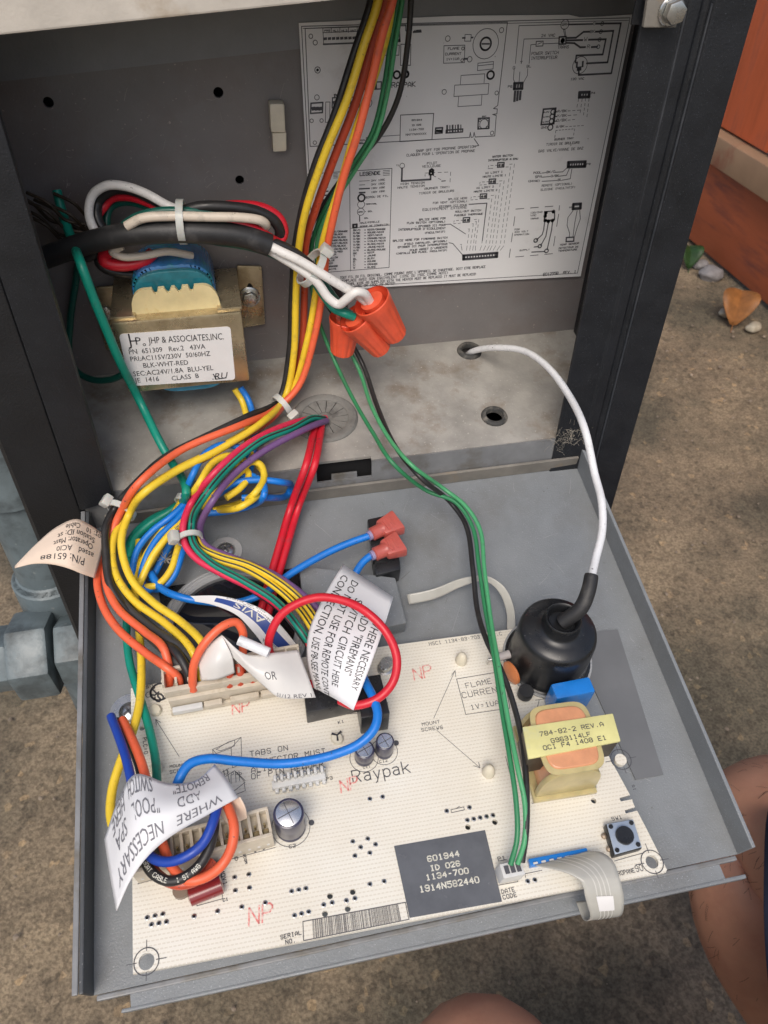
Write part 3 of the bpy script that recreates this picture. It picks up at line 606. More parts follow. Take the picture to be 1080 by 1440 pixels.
# big Raypak lettering
rp = MB(); a = loc(FB, 497, 1101); b = loc(FB, 578, 1086); ex = (b-a).normalized(); ey = Vector((0,0,1)).cross(ex); adv = (b-a).length/30
RG = [('R',[[(0,0),(0,6),(3,6),(4,5),(4,4),(3,3),(0,3)],[(2,3),(4,0)]]),('a',[[(6,3.6),(7,4),(8.4,4),(9,3.3),(9,0)],[(9,2.4),(7,2.4),(6,1.6),(6,.8),(7,0),(8,0),(9,.8)]]),('y',[[(11,4),(12.6,0)],[(14.2,4),(12.2,-1.4),(11.4,-2)]]),
      ('p',[[(16,4),(16,-2)],[(16,3),(17,4),(18.3,4),(19.3,3),(19.3,1),(18.3,0),(17,0),(16,1)]]),('a',[[(21,3.6),(22,4),(23.4,4),(24,3.3),(24,0)],[(24,2.4),(22,2.4),(21,1.6),(21,.8),(22,0),(23,0),(24,.8)]]),('k',[[(26,0),(26,6)],[(29.4,4),(26,1.8)],[(27.3,2.6),(29.6,0)]])]
for _, pls in RG:
    for pl in pls:
        for u, v in zip(pl, pl[1:]): rp.strip(a+ex*u[0]*adv+ey*u[1]*adv*1.02, a+ex*v[0]*adv+ey*v[1]*adv*1.02, .00034, .00013)
mk('large_lettering', rp, M_INKG, parent=bd, F=FB)
# red hand stamps
for (p0, p1) in (((327,1005),(350,999)), ((583,957),(607,951)), ((480,1115),(503,1108)), ((350,1302),(382,1294)), ((866,958),(870,958))):
    if p0[0] == 866: continue
    rs = MB(); stroke(rs, 'NP', FB, p0, p1, .00045, .00014, 1.7, .75, .15); mk('red_stamp', rs, M_INKRED, parent=bd, F=FB)
# glossy dark patch with cream lettering
st = mk('dark_patch', MB().hexa([(*bloc(*p), .00002) for p in ((576,1291),(706,1268),(682,1167.5),(554,1190))], [(*bloc(*p), .00016) for p in ((576,1291),(706,1268),(682,1167.5),(554,1190))]), M_STICK, parent=bd, F=FB, label='glossy dark grey rectangular patch with cream numbers')
pt = MB()
for t_, p0, p1 in (('601944',(602,1212),(646,1204)), ('ID 026',(606,1225),(647,1217.5)), ('1134-700',(600,1238),(659,1228)), ('1914N582440',(591,1255),(674,1241))): stroke(pt, t_, FB, p0, p1, .00034, .00026, 1.25 if len(t_) < 10 else 1.35, .68)
mk('patch_print', pt, M_WHITEINK, parent=st, F=FB)
# --- white tabs through the board (mounting posts)
for (c, top, lb) in (((648,931),(649,918),'ivory mounting post nearest the board code'), ((686,1088),(687,1075),'ivory mounting post left of the small transformer'), ((474,1040),(474,1037),'flat grey mounting post beside the black relays'), ((219,1000),(219,998),'mounting post at the left end of the wide connector'), ((220,1082),(220,1080),'mounting post half hidden by the green wire')):
    x, y = bloc(*c); o = mk('mounting_post', MB().lathe(([(.0020,0),(.0021,.0012),(.0018,.0036),(.0013,.0052),(.0005,.0058),(0,.0058)] if top[1]+6 < c[1] else [(.0021,0),(.0022,.0010),(.0018,.0016),(.0006,.0018),(0,.0018)]), 20, (x,y,0), sx=.85), M_IVORY, parent=bd, F=FB, smooth=True, label=lb)
x, y = bloc(474,1037); cm_ = MB()
for a_ in (.6, 2.7, 4.7): cm_.hexa([(x+.0002*math.cos(a_+d), y+.0002*math.sin(a_+d), .0017) for d in (1.57,-1.57)]+[(x+.0019*math.cos(a_-.18), y+.0019*math.sin(a_-.18), .0017), (x+.0019*math.cos(a_+.18), y+.0019*math.sin(a_+.18), .0017)], [(x+.0002*math.cos(a_+d), y+.0002*math.sin(a_+d), .0020) for d in (1.57,-1.57)]+[(x+.0019*math.cos(a_-.18), y+.0019*math.sin(a_-.18), .0020), (x+.0019*math.cos(a_+.18), y+.0019*math.sin(a_+.18), .0020)])
mk('post_slots', cm_, M_INK, parent=bd, F=FB)
# --- electrolytic capacitors
def ecap(c, R, H, lb, fl=True):
    x, y = bloc(*c); pr = [(R*.97,.0004),(R,.0010),(R,.0016),(R*.93,.0022),(R,.0029),(R,H-.0008),(R*.97,H-.0002),(R*.86,H+.0000)]
    o = mk('capacitor', MB().lathe(pr+[(R*.84,H-.0001),(0,H-.0001)], 36, (x,y,0)), M_SLEEVE, parent=bd, F=FB, smooth=True, label=lb)
    tp = MB().lathe([(R*.83,H+.0000),(R*.80,H+.0001),(0,H+.0001)], 32, (x,y,0)); mk('can_top', tp, M_ALU, parent=o, F=FB, smooth=True)
    cr = MB()
    for a in (.35, 1.92): d = Vector((math.cos(a), math.sin(a), 0))*R*.74; cr.strip(Vector((x,y,0))-d, Vector((x,y,0))+d, .0002, H+.0002)
    mk('vent_score', cr, M_INKG, parent=o, F=FB)
    sl = MB(); 
    for k in range(7):   # pale polarity stripe down the sleeve
        z0 = .0035+k*(H-.005)/7
        sl.add([(x+(R+.00005)*math.cos(a2), y+(R+.00005)*math.sin(a2), z) for z in (z0, z0+(H-.005)/14) for a2 in (.1,.35,.6)], [(0,1,4,3),(1,2,5,4)])
    mk('polarity_stripe', sl, mat('grey_stripe', (.35,.36,.42), .4), parent=o, F=FB)
ecap((409,1164), .0045, .0132, 'tall capacitor with a cross scored silver top, front of the pin header')
ecap((512,1066), .0031, .0072, 'small capacitor half hidden under the blue wire'); ecap((540,1057), .0029, .0085, 'small capacitor right of the blue wire')
# --- box helper in board axes from pixel of base front-left / front-right and depth
def bbox(a, b, depth, h0, h1, m, name, par, bev=.0003, label=None, grow=0):
    A = loc(FB, *a); B_ = loc(FB, *b); ex = (B_-A).normalized(); ey = Vector((0,0,1)).cross(ex); A = A-ex*grow; B_ = B_+ex*grow
    q = [A, B_, B_+ey*depth, A+ey*depth]; return mk(name, MB().hexa([(v.x, v.y, h0) for v in q], [(v.x, v.y, h1) for v in q], bev), m, parent=par, F=FB, smooth=True, label=label), A, ex, ey, (B_-A).length
# wide wire connector at the rear edge
cn, A, ex, ey, Ln = bbox((243,1003), (428,968), .0085, .0001, .0085, M_CONN, 'wide_connector', bd, label='wide dusty beige connector gripping the thick wires')
Z = Vector((0,0,1))
def lb(A, ex, ey, u0, u1, v0, v1, z0, z1, bev=0): 
    q = [A+ex*u0+ey*v0, A+ex*u1+ey*v0, A+ex*u1+ey*v1, A+ex*u0+ey*v1]; return [(v.x, v.y, z0) for v in q], [(v.x, v.y, z1) for v in q]
m1 = MB(); m1.hexa(*lb(A,ex,ey,-.0008,Ln,.0012,.0030,.0085,.0125), .0003); m1.hexa(*lb(A,ex,ey,-.0008,Ln,.0078,.0088,.0085,.0150), .0002)
for k in range(12):
    u = -.0008+k*(Ln)/11.0; m1.hexa(*lb(A,ex,ey,u,u+.0007,.0030,.0078,.0085,.0145))
mk('comb_wall', m1, M_CONN, parent=cn, F=FB, smooth=True)
for (u0, u1) in ((.0006,.0102),(.0106,.0165),(.0190,.0285),(.0290,.0372)):
    mk('latch_bar', MB().hexa(*lb(A,ex,ey,u0,u1,-.0024,-.0004,.0028,.0052), .0004), M_CONNW if u0 < .001 else M_CONN, parent=cn, F=FB, smooth=True)
mk('latch_step', MB().hexa(*lb(A,ex,ey,-.0003,Ln,-.0012,-.0001,.0002,.0026), .0002), M_CONN, parent=cn, F=FB)
# second connector (front left) with pin windows
c8, A, ex, ey, Ln = bbox((195,1243), (387,1190), .0085, .0001, .0072, M_CONN, 'pin_connector', bd, label='beige pin connector half covered by the white tag')
mw = MB(); n8 = 14; nb = MB(); npn = MB()
mw.hexa(*lb(A,ex,ey,0,Ln,0,.0010,.0072,.0104), .0002); mw.hexa(*lb(A,ex,ey,0,Ln,.0075,.0085,.0072,.0104), .0002)
for k in range(n8+1): u = k*(Ln-.0008)/n8; mw.hexa(*lb(A,ex,ey,u,u+.0008,.0010,.0075,.0072,.0100))
for k in range(n8):
    u = (k+.5)*(Ln-.0008)/n8+.0004; nb.hexa(*lb(A,ex,ey,u-.0004,u+.0004,-.00015,.0002,.0030,.0040)); npn.hexa(*lb(A,ex,ey,u-.0003,u+.0003,.0036,.0042,.0072,.0100)); npn.hexa(*lb(A,ex,ey,u-.0009,u+.0009,.0012,.0030,.0070,.0084), .0003)
mk('window_wall', mw, M_CONN, parent=c8, F=FB); mk('pins', npn, mat('old_brass', (.35,.27,.14), .4, metal=.6), parent=c8, F=FB); mk('notches', nb, M_CONNW, parent=c8, F=FB)
# P3 header with white teeth
h3 = None; A = loc(FB, 384, 1116); B_ = loc(FB, 459, 1101); ex = (B_-A).normalized(); ey = Z.cross(ex); Ln = (B_-A).length
h3 = mk('pin_header', MB().hexa(*lb(A,ex,ey,0,Ln,.0005,.0030,.0001,.0026), .0003), M_CONNW, parent=bd, F=FB, smooth=True, label='white pin header with rounded teeth')
for k in range(8):
    u = (k+.35)*Ln/8
    mk('tooth', MB().hexa(*lb(A,ex,ey,u,u+.0012,-.0006,.0006,.0001,.0020), .0004), M_CONNW, parent=h3, F=FB, smooth=True)
    mk('guide', MB().hexa(*lb(A,ex,ey,u,u+.0010,.0020,.0040,.0026,.0048), .0004), M_CONNW, parent=h3, F=FB, smooth=True)
    mk('contact', MB().hexa(*lb(A,ex,ey,u+.0011,u+.0017,.0026,.0034,.0026,.0050), .0001), M_STEEL, parent=h3, F=FB)
# relays
def relay(pts, H, lb_):
    q = [loc(FB, *p) for p in pts]; return mk('relay', MB().hexa([(v.x,v.y,.0001) for v in q], [(v.x,v.y,H) for v in q], .0005), M_BLK, parent=bd, F=FB, smooth=True, label=lb_)
relay([(432,1018),(503,1002),(497,970),(428,985)], .0080, 'low black relay half under the white tag')
relay([(507,1033),(546,1026),(533,972),(498,978)], .0125, 'tall black relay behind the blue wire')
mk('crystal', MB().lathe([(.0028,.0001),(.0028,.0002),(.0022,.0004),(.0022,.0026),(.0019,.003),(0,.003)], 24, (*bloc(543,938),0), sx=1.3), M_STEEL, parent=bd, F=FB, smooth=True, label='small silver can behind the red loop')
# rubber covered coil (boot) at the right rear corner
x, y = bloc(769,926)
bt = mk('ignition_coil', MB().lathe([(.0150,.0002),(.0150,.0012),(.0144,.0014),(.0139,.0018),(.0136,.0040),(.0132,.0150),(.0131,.0176),(.0127,.0192),(.0117,.0204),(.0085,.0210),(.0066,.0215),(.0061,.0224),(.0059,.0262),(.0060,.0268),(.0056,.0272),(.0049,.0267),(.0045,.0235),(0,.0235)], 56, (x,y,0)), M_BOOT, parent=bd, F=FB, smooth=True, label='black rubber capped coil with a raised round neck', flat_angle=55)
mk('coil_base', MB().lathe([(.0157,.0001),(.0157,.0009),(.0150,.0011)], 48, (x,y,0)), M_CLEAR, parent=bt, F=FB, smooth=True)
BOOT_TOP = FB @ Vector((x,y,.0262))
# small parts behind the green wires
x, y = bloc(702,930); mk('diode', MB().tube([(x-.0032,y-.0004,.0035),(x+.0032,y+.0004,.0035)], .0020, 18, rf=lambda t: 1-.25*abs(2*t-1)**4), mat('glass_white', (.62,.58,.57), .2, trans=.3), parent=bd, F=FB, smooth=True, label='small white and red glass diode')
ld_ = mk('diode_lead', MB().tube([(x-.0045,y-.0004,.0002),(x-.0045,y-.0004,.0035),(x-.0032,y-.0004,.0035)], .00035, 8).tube([(x+.0045,y+.0004,.0002),(x+.0045,y+.0004,.0035),(x+.0032,y+.0004,.0035)], .00035, 8), M_STEEL, parent=bd, F=FB, smooth=True)
x, y = bloc(716,955); mk('disc_capacitor', MB().lathe([(.0004,-.0013),(.0030,-.0011),(.0042,-.0004),(.0042,.0004),(.0030,.0011),(.0004,.0013)], 28, (x,y,.0046), (1,.35,0)), mat('orange_ceramic', (.52,.17,.055), .4, var=.15), parent=bd, F=FB, smooth=True, label='orange brown disc capacitor on edge')
mk('disc_leads', MB().tube([(x,y-.0018,.0001),(x,y-.0018,.0015)], .0003, 6).tube([(x,y+.0018,.0001),(x,y+.0018,.0015)], .0003, 6), M_STEEL, parent=bd, F=FB)
x, y = bloc(737,979); tr_ = mk('transistor', MB().lathe([(.0026,.0012),(.0026,.0040),(.0024,.0043),(0,.0043)], 22, (x,y,0)), M_BLK, parent=bd, F=FB, smooth=True, label='small black three legged transistor')
mk('transistor_legs', MB().tube([(x-.001,y-.0005,.0001),(x-.001,y-.0005,.0014)], .0003, 6).tube([(x+.001,y,.0001),(x+.001,y,.0014)], .0003, 6).tube([(x,y+.001,.0001),(x,y+.001,.0014)], .0003, 6), M_STEEL, parent=bd, F=FB)
# blue box capacitor
A = loc(FB, 778, 1003); B_ = loc(FB, 838, 991); ex = (B_-A).normalized(); ey = Z.cross(ex)
q0, q1 = lb(A,ex,ey,-.0018,.0118,-.0006,.0050,.0004,.0125); mk('film_capacitor', MB().hexa(q0, q1, .0009), M_BLUEC, parent=bd, F=FB, smooth=True, label='glossy blue rounded box capacitor')
# board transformer
A = loc(FB, 750, 1131); B_ = loc(FB, 838, 1117); ex = (B_-A).normalized(); ey = Z.cross(ex); Ln = (B_-A).length
M_BOB = mat('amber_bobbin', (.60,.50,.24), .3, trans=.2, var=.15, vscale=150, sss=.1); M_COIL = mat('copper_winding', (.66,.30,.15), .3, coat=.5, var=.12, vscale=200, sss=.05)
M_CORE = mat('pale_yellow_tape', (.66,.62,.27), .35, var=.14, vscale=90, col2=(.55,.56,.40), c2pos=(.5,.7), c2scale=60); M_LAM = mat('dark_core_steel', (.09,.075,.055), .5, metal=.5, var=.3, vscale=200)
tf = mk('small_transformer', MB().hexa(*lb(A,ex,ey,0,Ln,0,.0250,.0003,.0022), .0004), M_BOB, parent=bd, F=FB, smooth=True, label='board transformer with amber bobbin, copper winding and yellow band')
w_ = MB()
def dome(y0, y1, u0, u1, z0, z1, n=10, pw=2.6):
    """rounded block (superellipse section in x-z) extruded along ey"""
    prof = []; cu_, hw = (u0+u1)/2, (u1-u0)/2
    for k in range(n*2+1):
        a = math.pi*k/(2*n); cx, sx_ = math.cos(a), math.sin(a); prof.append((cu_+hw*math.copysign(abs(cx)**(2/pw), cx), z0+(z1-z0)*abs(sx_)**(2/pw)))
    f0 = [A+ex*u+ey*y0+Z*z for u, z in prof]; f1 = [A+ex*u+ey*y1+Z*z for u, z in prof]; return f0, f1
f0, f1 = dome(.0030,.0215,.0022,Ln-.0022,.0022,.0180); w_.hexa(f0, f1, .0006)
mk('winding', w_, M_COIL, parent=tf, F=FB, smooth=True)
for (y0, y1) in ((.0012,.0030), (.0215,.0232)):
    f0, f1 = dome(y0, y1, .0006, Ln-.0006, .0022, .0190, pw=3.2); mk('bobbin_cheek', MB().hexa(f0, f1, .0003), M_BOB, parent=tf, F=FB, smooth=True)
for dz, k_ in ((.0187,0),):
    def plan(u0, u1, v0, v1, z, pw=5, n=10):
        return [A+ex*((u0+u1)/2+(u1-u0)/2*math.copysign(abs(math.cos(a))**(2/pw), math.cos(a)))+ey*((v0+v1)/2+(v1-v0)/2*math.copysign(abs(math.sin(a))**(2/pw), math.sin(a)))+Z*z for a in [2*math.pi*k/(4*n) for k in range(4*n)]]
    mk('bobbin_flange', MB().hexa(plan(.0006,Ln-.0006,.0012,.0232,.0186), plan(.0006,Ln-.0006,.0012,.0232,.0193), .0002), M_BOB, parent=tf, F=FB, smooth=True)
    mk('varnished_top', MB().hexa(plan(.0020,Ln-.0020,.0026,.0218,.0193), plan(.0024,Ln-.0024,.0030,.0214,.0199), .0002), M_COIL, parent=tf, F=FB, smooth=True)
# the yellow wrapped core band crosses over the winding, larger than the bobbin
c0 = loc(FB, 737, 1046, .0205); c1 = loc(FB, 868, 1024, .0205); ex2 = (c1-c0).normalized(); ey2 = Z.cross(ex2); c0 = Vector((c0.x,c0.y,0)); Lc = (Vector((c1.x,c1.y,0))-c0).length
bq = [loc(FB, *p, .0205) for p in ((743,1067),(873,1042),(862,1003),(735,1022))]
mk('core_band', MB().hexa([(v.x,v.y,.0195) for v in bq], [(v.x,v.y,.0205) for v in bq], .0003), M_CORE, parent=tf, F=FB, smooth=True)
in_ = [(bq[0]*.985+bq[2]*.015), (bq[1]*.985+bq[3]*.015), (bq[2]*.985+bq[0]*.015), (bq[3]*.985+bq[1]*.015)]
mk('core_laminations', MB().hexa([(v.x,v.y,.0085) for v in in_], [(v.x,v.y,.0195) for v in in_], .0002), M_LAM, parent=tf, F=FB)
gl_ = [bq[0].lerp(bq[1], .93), bq[1], bq[2], bq[3].lerp(bq[2], .93)]
ct = MB(); FBT = FB @ Matrix.Translation((0,0,.0205))
for t_, p0, p1 in (('784-82-2 REV.A',(760,1035.5),(849,1021)), ('G963114LF',(776,1045),(831,1035)), ('OCI F4 1408 E1',(765,1055),(853,1040))): stroke(ct, t_, FBT, p0, p1, .00022, .00012, 1.25, .70)
mk('core_print', ct, M_INKG, parent=tf, F=FBT)
# tactile switch
sq = [(864,1203),(904,1192),(891,1151),(852,1158)]
q = [loc(FB, *p, .0030) for p in sq]; mid = sum(q, Vector())/4
swb = mk('push_switch', MB().hexa([(v.x-.0003,v.y-.0002,.0001) for v in q], [(v.x,v.y,.0026) for v in q], .0004), M_BLK, parent=bd, F=FB, smooth=True, label='square push switch with a round black button')
qi = [mid+(v-mid)*.95 for v in q]; mk('steel_cover', MB().hexa([(v.x,v.y,.0026) for v in qi], [(v.x,v.y,.0031) for v in qi], .0002), mat('bluish_steel', (.42,.49,.58), .3, metal=.4), parent=swb, F=FB, smooth=True)
mk('button', MB().lathe([(.0027,.0031),(.0027,.0040),(.0025,.0044),(0,.0044)], 32, (mid.x,mid.y,0)), M_BLK, parent=swb, F=FB, smooth=True)
for v in q: vv = mid+(v-mid)*.74; mk('rivet', MB().lathe([(.0007,.0031),(.0007,.0034),(.0005,.0037),(0,.0037)], 14, (vv.x,vv.y,0)), M_BLK, parent=swb, F=FB, smooth=True)
for c in ((849,1176),(856,1194)): x, y = bloc(*c); mk('switch_foot', MB().lathe([(.0009,.0001),(.0008,.0008),(0,.0010)], 14, (x,y,0)), mat('solder_brass', (.42,.33,.24), .35, metal=.7), parent=swb, F=FB, smooth=True)
# three way connector P1
q = [(701,1244),(731,1238),(724,1218),(695,1224)]; q = [loc(FB, *p) for p in q]
p1c = mk('three_way_connector', MB().hexa([(v.x,v.y,.0001) for v in q], [(v.x+.0006,v.y,.0062) for v in q], .0003), M_CONNW, parent=bd, F=FB, smooth=True, label='small white three way connector')
pw = MB(); e0 = (q[1]-q[0]); e1 = (q[3]-q[0])
for k in range(3):
    o = q[0]+e0*(.14+k*.27)+e1*.25+Vector((.0006,0,0)); a_ = [o, o+e0*.2, o+e0*.2+e1*.55, o+e1*.55]; pw.hexa([(v.x,v.y,.0061) for v in a_], [(v.x,v.y,.0065) for v in a_])
mk('contact_window', pw, M_INKG, parent=p1c, F=FB)
# blue ribbon socket
A = loc(FB, 744, 1222); B_ = loc(FB, 826, 1206); ex = (B_-A).normalized(); ey = Z.cross(ex); Ln = (B_-A).length
rs_ = mk('ribbon_socket', MB().hexa(*lb(A,ex,ey,0,Ln,0,.0022,.0001,.0024), .0003), M_BLUEC, parent=bd, F=FB, smooth=True, label='long blue socket for the flat ribbon')
for k in range(7): u = .0010+k*(Ln-.002)/6.6; mk('socket_tab', MB().hexa(*lb(A,ex,ey,u,u+.0013,.0004,.0009,.0024,.0030), .0001), M_CONNW, parent=rs_, F=FB)
# red film capacitor, blue varistor
x, y = bloc(291,1255); d = Vector((.0048,.0010,0)); cc = Vector((x,y,.0026)); mk('dipped_capacitor', MB().tube([cc-d+d*t for t in (0,.08,.3,1,1.7,1.92,2)], .0027, 20, rf=lambda t: (1,)[0]*(.6 if t in (0,1) else 1)), mat('maroon_epoxy', (.20,.018,.02), .22, coat=.5, var=.1), parent=bd, F=FB, smooth=True, label='glossy maroon capsule capacitor')
x, y = bloc(296,1226); mk('varistor', MB().lathe([(.0006,-.0013),(.0034,-.0011),(.0042,0),(.0034,.0011),(.0006,.0013)], 26, (x,y,.0036), (.2,1,.5)), mat('deep_blue_epoxy', (.012,.05,.26), .3, coat=.4), parent=bd, F=FB, smooth=True, label='deep blue disc varistor')
x, y = bloc(260,1248); mk('capacitor', MB().lathe([(.0026,.0001),(.0026,.0022),(0,.0024)], 20, (x,y,0), sx=1.4), mat('taupe_epoxy', (.20,.15,.11), .4), parent=bd, F=FB, smooth=True, label='squat taupe capacitor left of the maroon one')

# ================================================================== TRANSFORMER on the back panel
tfm = thing('transformer', 'brass coloured transformer with blue wrapped coil and a white printed label', 'transformer', (.043,YB,.043))
YT = YB-.0385; x0, x1, zb, zt = .0199, .0655, .0428, .0722
M_TRB = M_BRASS
mk('core_shell', MB().box((x0,YT,zb), (x1,YB-.003,zt), .0011), M_TRB, parent=tfm, smooth=True)
mk('shell_side_strap', MB().box((x0-.0004,YT+.002,zt-.0002), (x0+.0085,YB-.004,zt+.0010), .0004), M_TRB, parent=tfm, smooth=True)
mk('shell_side_strap', MB().box((x1-.0085,YT+.002,zt-.0002), (x1+.0004,YB-.004,zt+.0010), .0004), M_TRB, parent=tfm, smooth=True)
mk('mounting_tab', MB().box((.0095,YB-.0030,.0415), (.0195,YB-.0018,.0690), .0006), M_TRB, parent=tfm, smooth=True)
q = [loc(FK, *p, .0024) for p in ((338,462),(373,456),(368,375),(333,374))]
mt = mk('mounting_tab', MB().hexa([(v.x,v.y,.0012) for v in q], [(v.x,v.y,.0024) for v in q], .0004), M_TRB, parent=tfm, F=FK, smooth=True, label='right brass tab with a slotted hole')
c = loc(FK, 352, 410, .0024)
sl = MB(); sl.hexa([(c.x+dx, c.y+dy, .00241) for dx, dy in circ((0,0),.0014,16,2.6)], [(c.x+dx, c.y+dy, .00250) for dx, dy in circ((0,0),.0014,16,2.6)]); mk('slot', sl, M_BLACKVOID, parent=mt, F=FK)
def hexbolt(par, F, c, R, h, lbl):
    w = mk('washer', MB().lathe([(R*1.35,h),(R*1.35,h+.0006),(R*1.2,h+.0009),(0,h+.0009)], 26, (c[0],c[1],0)), M_STEEL, parent=par, F=F, smooth=True, label=lbl)
    mk('bolt_head', MB().hexa([(a,b,h+.0009) for a,b in circ(c,R,6,1,.2)], [(a,b,h+.0034) for a,b in circ(c,R,6,1,.2)], .0006), M_STEEL, parent=w, F=F, smooth=True)
hexbolt(tfm, FK, loc(FK,351,418,.003)[:2], .0032, .0024, 'right bolt with washer'); hexbolt(tfm, FK, loc(FK,149,438,.003)[:2], .0032, .0020, 'left bolt with washer')
def hump(xa, xb, ya, yb_, z0, z1, n=12, pw=3.2):
    prof = []
    for k in range(2*n+1):
        a = math.pi*k/(2*n); cx, sx_ = math.cos(a), math.sin(a); prof.append(((xa+xb)/2+(xb-xa)/2*math.copysign(abs(cx)**(2/pw), cx), z0+(z1-z0)*abs(sx_)**(2/pw)))
    return [(x, ya, z) for x, z in prof], [(x, yb_, z) for x, z in prof]
f0, f1 = hump(.0275,.0575, YT+.0125, YB-.005, zt, zt+.0140); cl = mk('blue_coil_wrap', MB().hexa(f0, f1, .0022), M_BLUEF, parent=tfm, smooth=True, label='coil wrapped in glossy blue film')
f0, f1 = hump(.0282,.0570, YT+.0098, YT+.0128, zt, zt+.0130); mk('film_fold', MB().hexa(f0, f1, .0010), mat('teal_film', (.02,.16,.20), .2, var=.3, vscale=150, coat=.4), parent=cl, smooth=True)
# scalloped cream cheek
pr = []; n = 60
for k in range(n+1):
    t = k/n; x = .0272+t*(.0585-.0272); e = min(t, 1-t)*2; z = zt+.0088*min(1, (1-(1-min(1, e*2.6))**2.4)**.5 if e*2.6 < 1 else 1)+.0003
    for cx in (.30,.44,.56,.70):
        if abs(t-cx) < .027: z -= .0021*math.sqrt(1-((t-cx)/.027)**2)**.5
    pr.append((x, z))
pr = [(.0272,zt-.0003)]+pr+[(.0585,zt-.0003)]
f0 = [(x, YT+.0048, z) for x, z in pr]; f1 = [(x, YT+.0066, z) for x, z in pr]; me_ = MB().hexa(f0, f1); mk('bobbin_cheek', me_, M_NYL, parent=tfm, smooth=True, label='cream scalloped bobbin cheek')
mk('lower_coil', MB().hexa(*hump(.0300,.0560, YT+.006, YB-.008, zb+.002, zb-.0055), .0008), mat('light_blue_film', (.06,.30,.46), .25, var=.2, vscale=150), parent=tfm, smooth=True)
# label on the front face
FTL = frame((0,YT,0), (1,0,0), (0,-1,0))
LQ = [(183,543),(331,534),(324,459),(167,470)]
q = [loc(FTL, *p, .0002) for p in LQ]
cen = sum(q, Vector())/4; rq = []
for i, v in enumerate(q):      # rounded corners
    a, b = (q[i-1]-v).normalized(), (q[(i+1) % 4]-v).normalized(); r = .0012
    rq += [v+a*r, v+a*r*.3+b*r*.3, v+b*r]
lbm = mk('rating_label', MB().hexa([(v.x,v.y,.00008) for v in rq], [(v.x,v.y,.00022) for v in rq]), M_LABEL, parent=tfm, F=FTL, label='white rounded rating label')
lt = MB(); FT2 = FTL @ Matrix.Translation((0,0,.00022))
for t_, a, b, asp in (('JHP & ASSOCIATES,INC.',(209,483),(315,477),1.45), ('PN  651309   Rev.2   43VA',(182,498),(289,490),1.15), ('PRI:AC115V/230V  50/60HZ',(184,508),(296,500),1.15), ('BLK-WHT-RED',(202,517),(265,512.5),1.15), ('SEC:AC24V/1.8A  BLU-YEL',(188,529),(300,520),1.15), ('JE  1416',(190,538),(224,535.5),1.1), ('CLASS  B',(242,535),(280,531),1.1)):
    text_px(lt, t_, FT2, a, b, .00012, asp)
text_px(lt, 'J', FT2, (180,485.5), (185.5,485), .00012, 1.15); text_px(lt, 'P', FT2, (191.5,484.5), (199,484), .00012, 1.0); line(lt, FT2, [(184,479.5),(192,479)], .0005)
ring(lt, FT2, (203,484.5), 1.8, .0002, n=12); text_px(lt, 'RU', FT2, (302,533.5), (319,531.5), .00012, 1.0, .25, 1); stroke(lt, '.', FT2, (299,533),(300,533), .0004)
line(lt, FT2, [(300,526),(304,533),(318,531)], .0004)
mk('label_print', lt, M_INK, parent=lbm, F=FT2)
#@@SHEET
# ================================================================== PRINTED WIRING SHEET
sh = thing('wiring_diagram_sheet', 'large white sheet of printed wiring diagrams stuck to the back panel', 'sheet', FK @ Vector((.155,.1,.001)))
SC = [(420,32),(640,22),(800,20.5),(815,24),(835,23.5),(890,20),(816,388),(700,394),(540,403),(441,411)]
n_ = 24; edge = [loc(FK, *p, .001) for p in SC]
outl_ = [(v.x, v.y) for v in edge][::-1]
mk('paper', MB().hexa([(x, y, .0011) for x, y in outl_], [(x, y, .0014) for x, y in outl_]), M_SHEET, parent=sh, F=FK)
FS = FK @ Matrix.Translation((0,0,.0014)); sp_ = MB()
def o2(x, y): return (400+x*320/1080, y*320/1080)          # zoomed crop 1 -> photo pixels
def o3(x, y): return (640+x*260/1080, y*260/1080)
def o4(x, y): return (420+x*240/1080, 200+y*240/1080)
def o5(x, y): return (620+x*240/1080, 190+y*240/1080)
def LN(o, pts, wd=.00022, dash=0): line(sp_, FS, [o(*p) for p in pts], wd, .00006, dash)
def TX(o, t, a, b, asp=1.15, wd=.00016): stroke(sp_, t, FS, o(*a), o(*b), wd, .00006, asp, .72)
def CI(o, c, r, wd=.00022): ring(sp_, FS, o(*c), r*320/1080*(.81 if o is o3 else .75 if o in (o4,o5) else 1), wd, .00006, 24)
def RC(o, x0, y0, x1, y1, wd=.00022, sk=0): LN(o, [(x0,y0),(x1,y0-sk),(x1-2,y1-sk),(x0-2,y1),(x0,y0)], wd)
line(sp_, FS, [(424,37),(886,25),(812,384),(443,406),(424,37)], .00025, .00006); line(sp_, FS, [(426,40),(884,28.5)], .00018, .00006)
# board drawing
LN(o2, [(98,135),(575,118),(575,145),(582,145),(582,118),(1058,105),(1012,500),(992,515),(1010,517),(1008,540),(988,543),(1005,548),(998,645),(905,650),(900,628),(895,650),(886,652),(882,628),(878,652),(122,695),(98,135)], .00028)
LN(o2, [(182,133),(370,127)]); LN(o2, [(182,155),(365,148)]); LN(o2, [(185,210),(548,196),(545,146)], .0005); LN(o2, [(182,133),(186,210)])
for k, t in enumerate(('PRS','HL1','HL2','VNT')): TX(o2, t, (190+k*41,150), (216+k*41,149), 1.0); LN(o2, [(222+k*41,131),(222+k*41,154)])
for k in range(10): LN(o2, [(190+k*19.5,184-k*.6),(198+k*19.5,183-k*.6)], .0008)
for c, r in (((125,172),9),((146,202),10),((157,332),13),((154,462),11),((129,573),8),((176,572),8),((144,677),8),((775,183),11),((1030,143),10),((758,436),10),((1007,441),8),((985,631),8)): CI(o2, c, r)
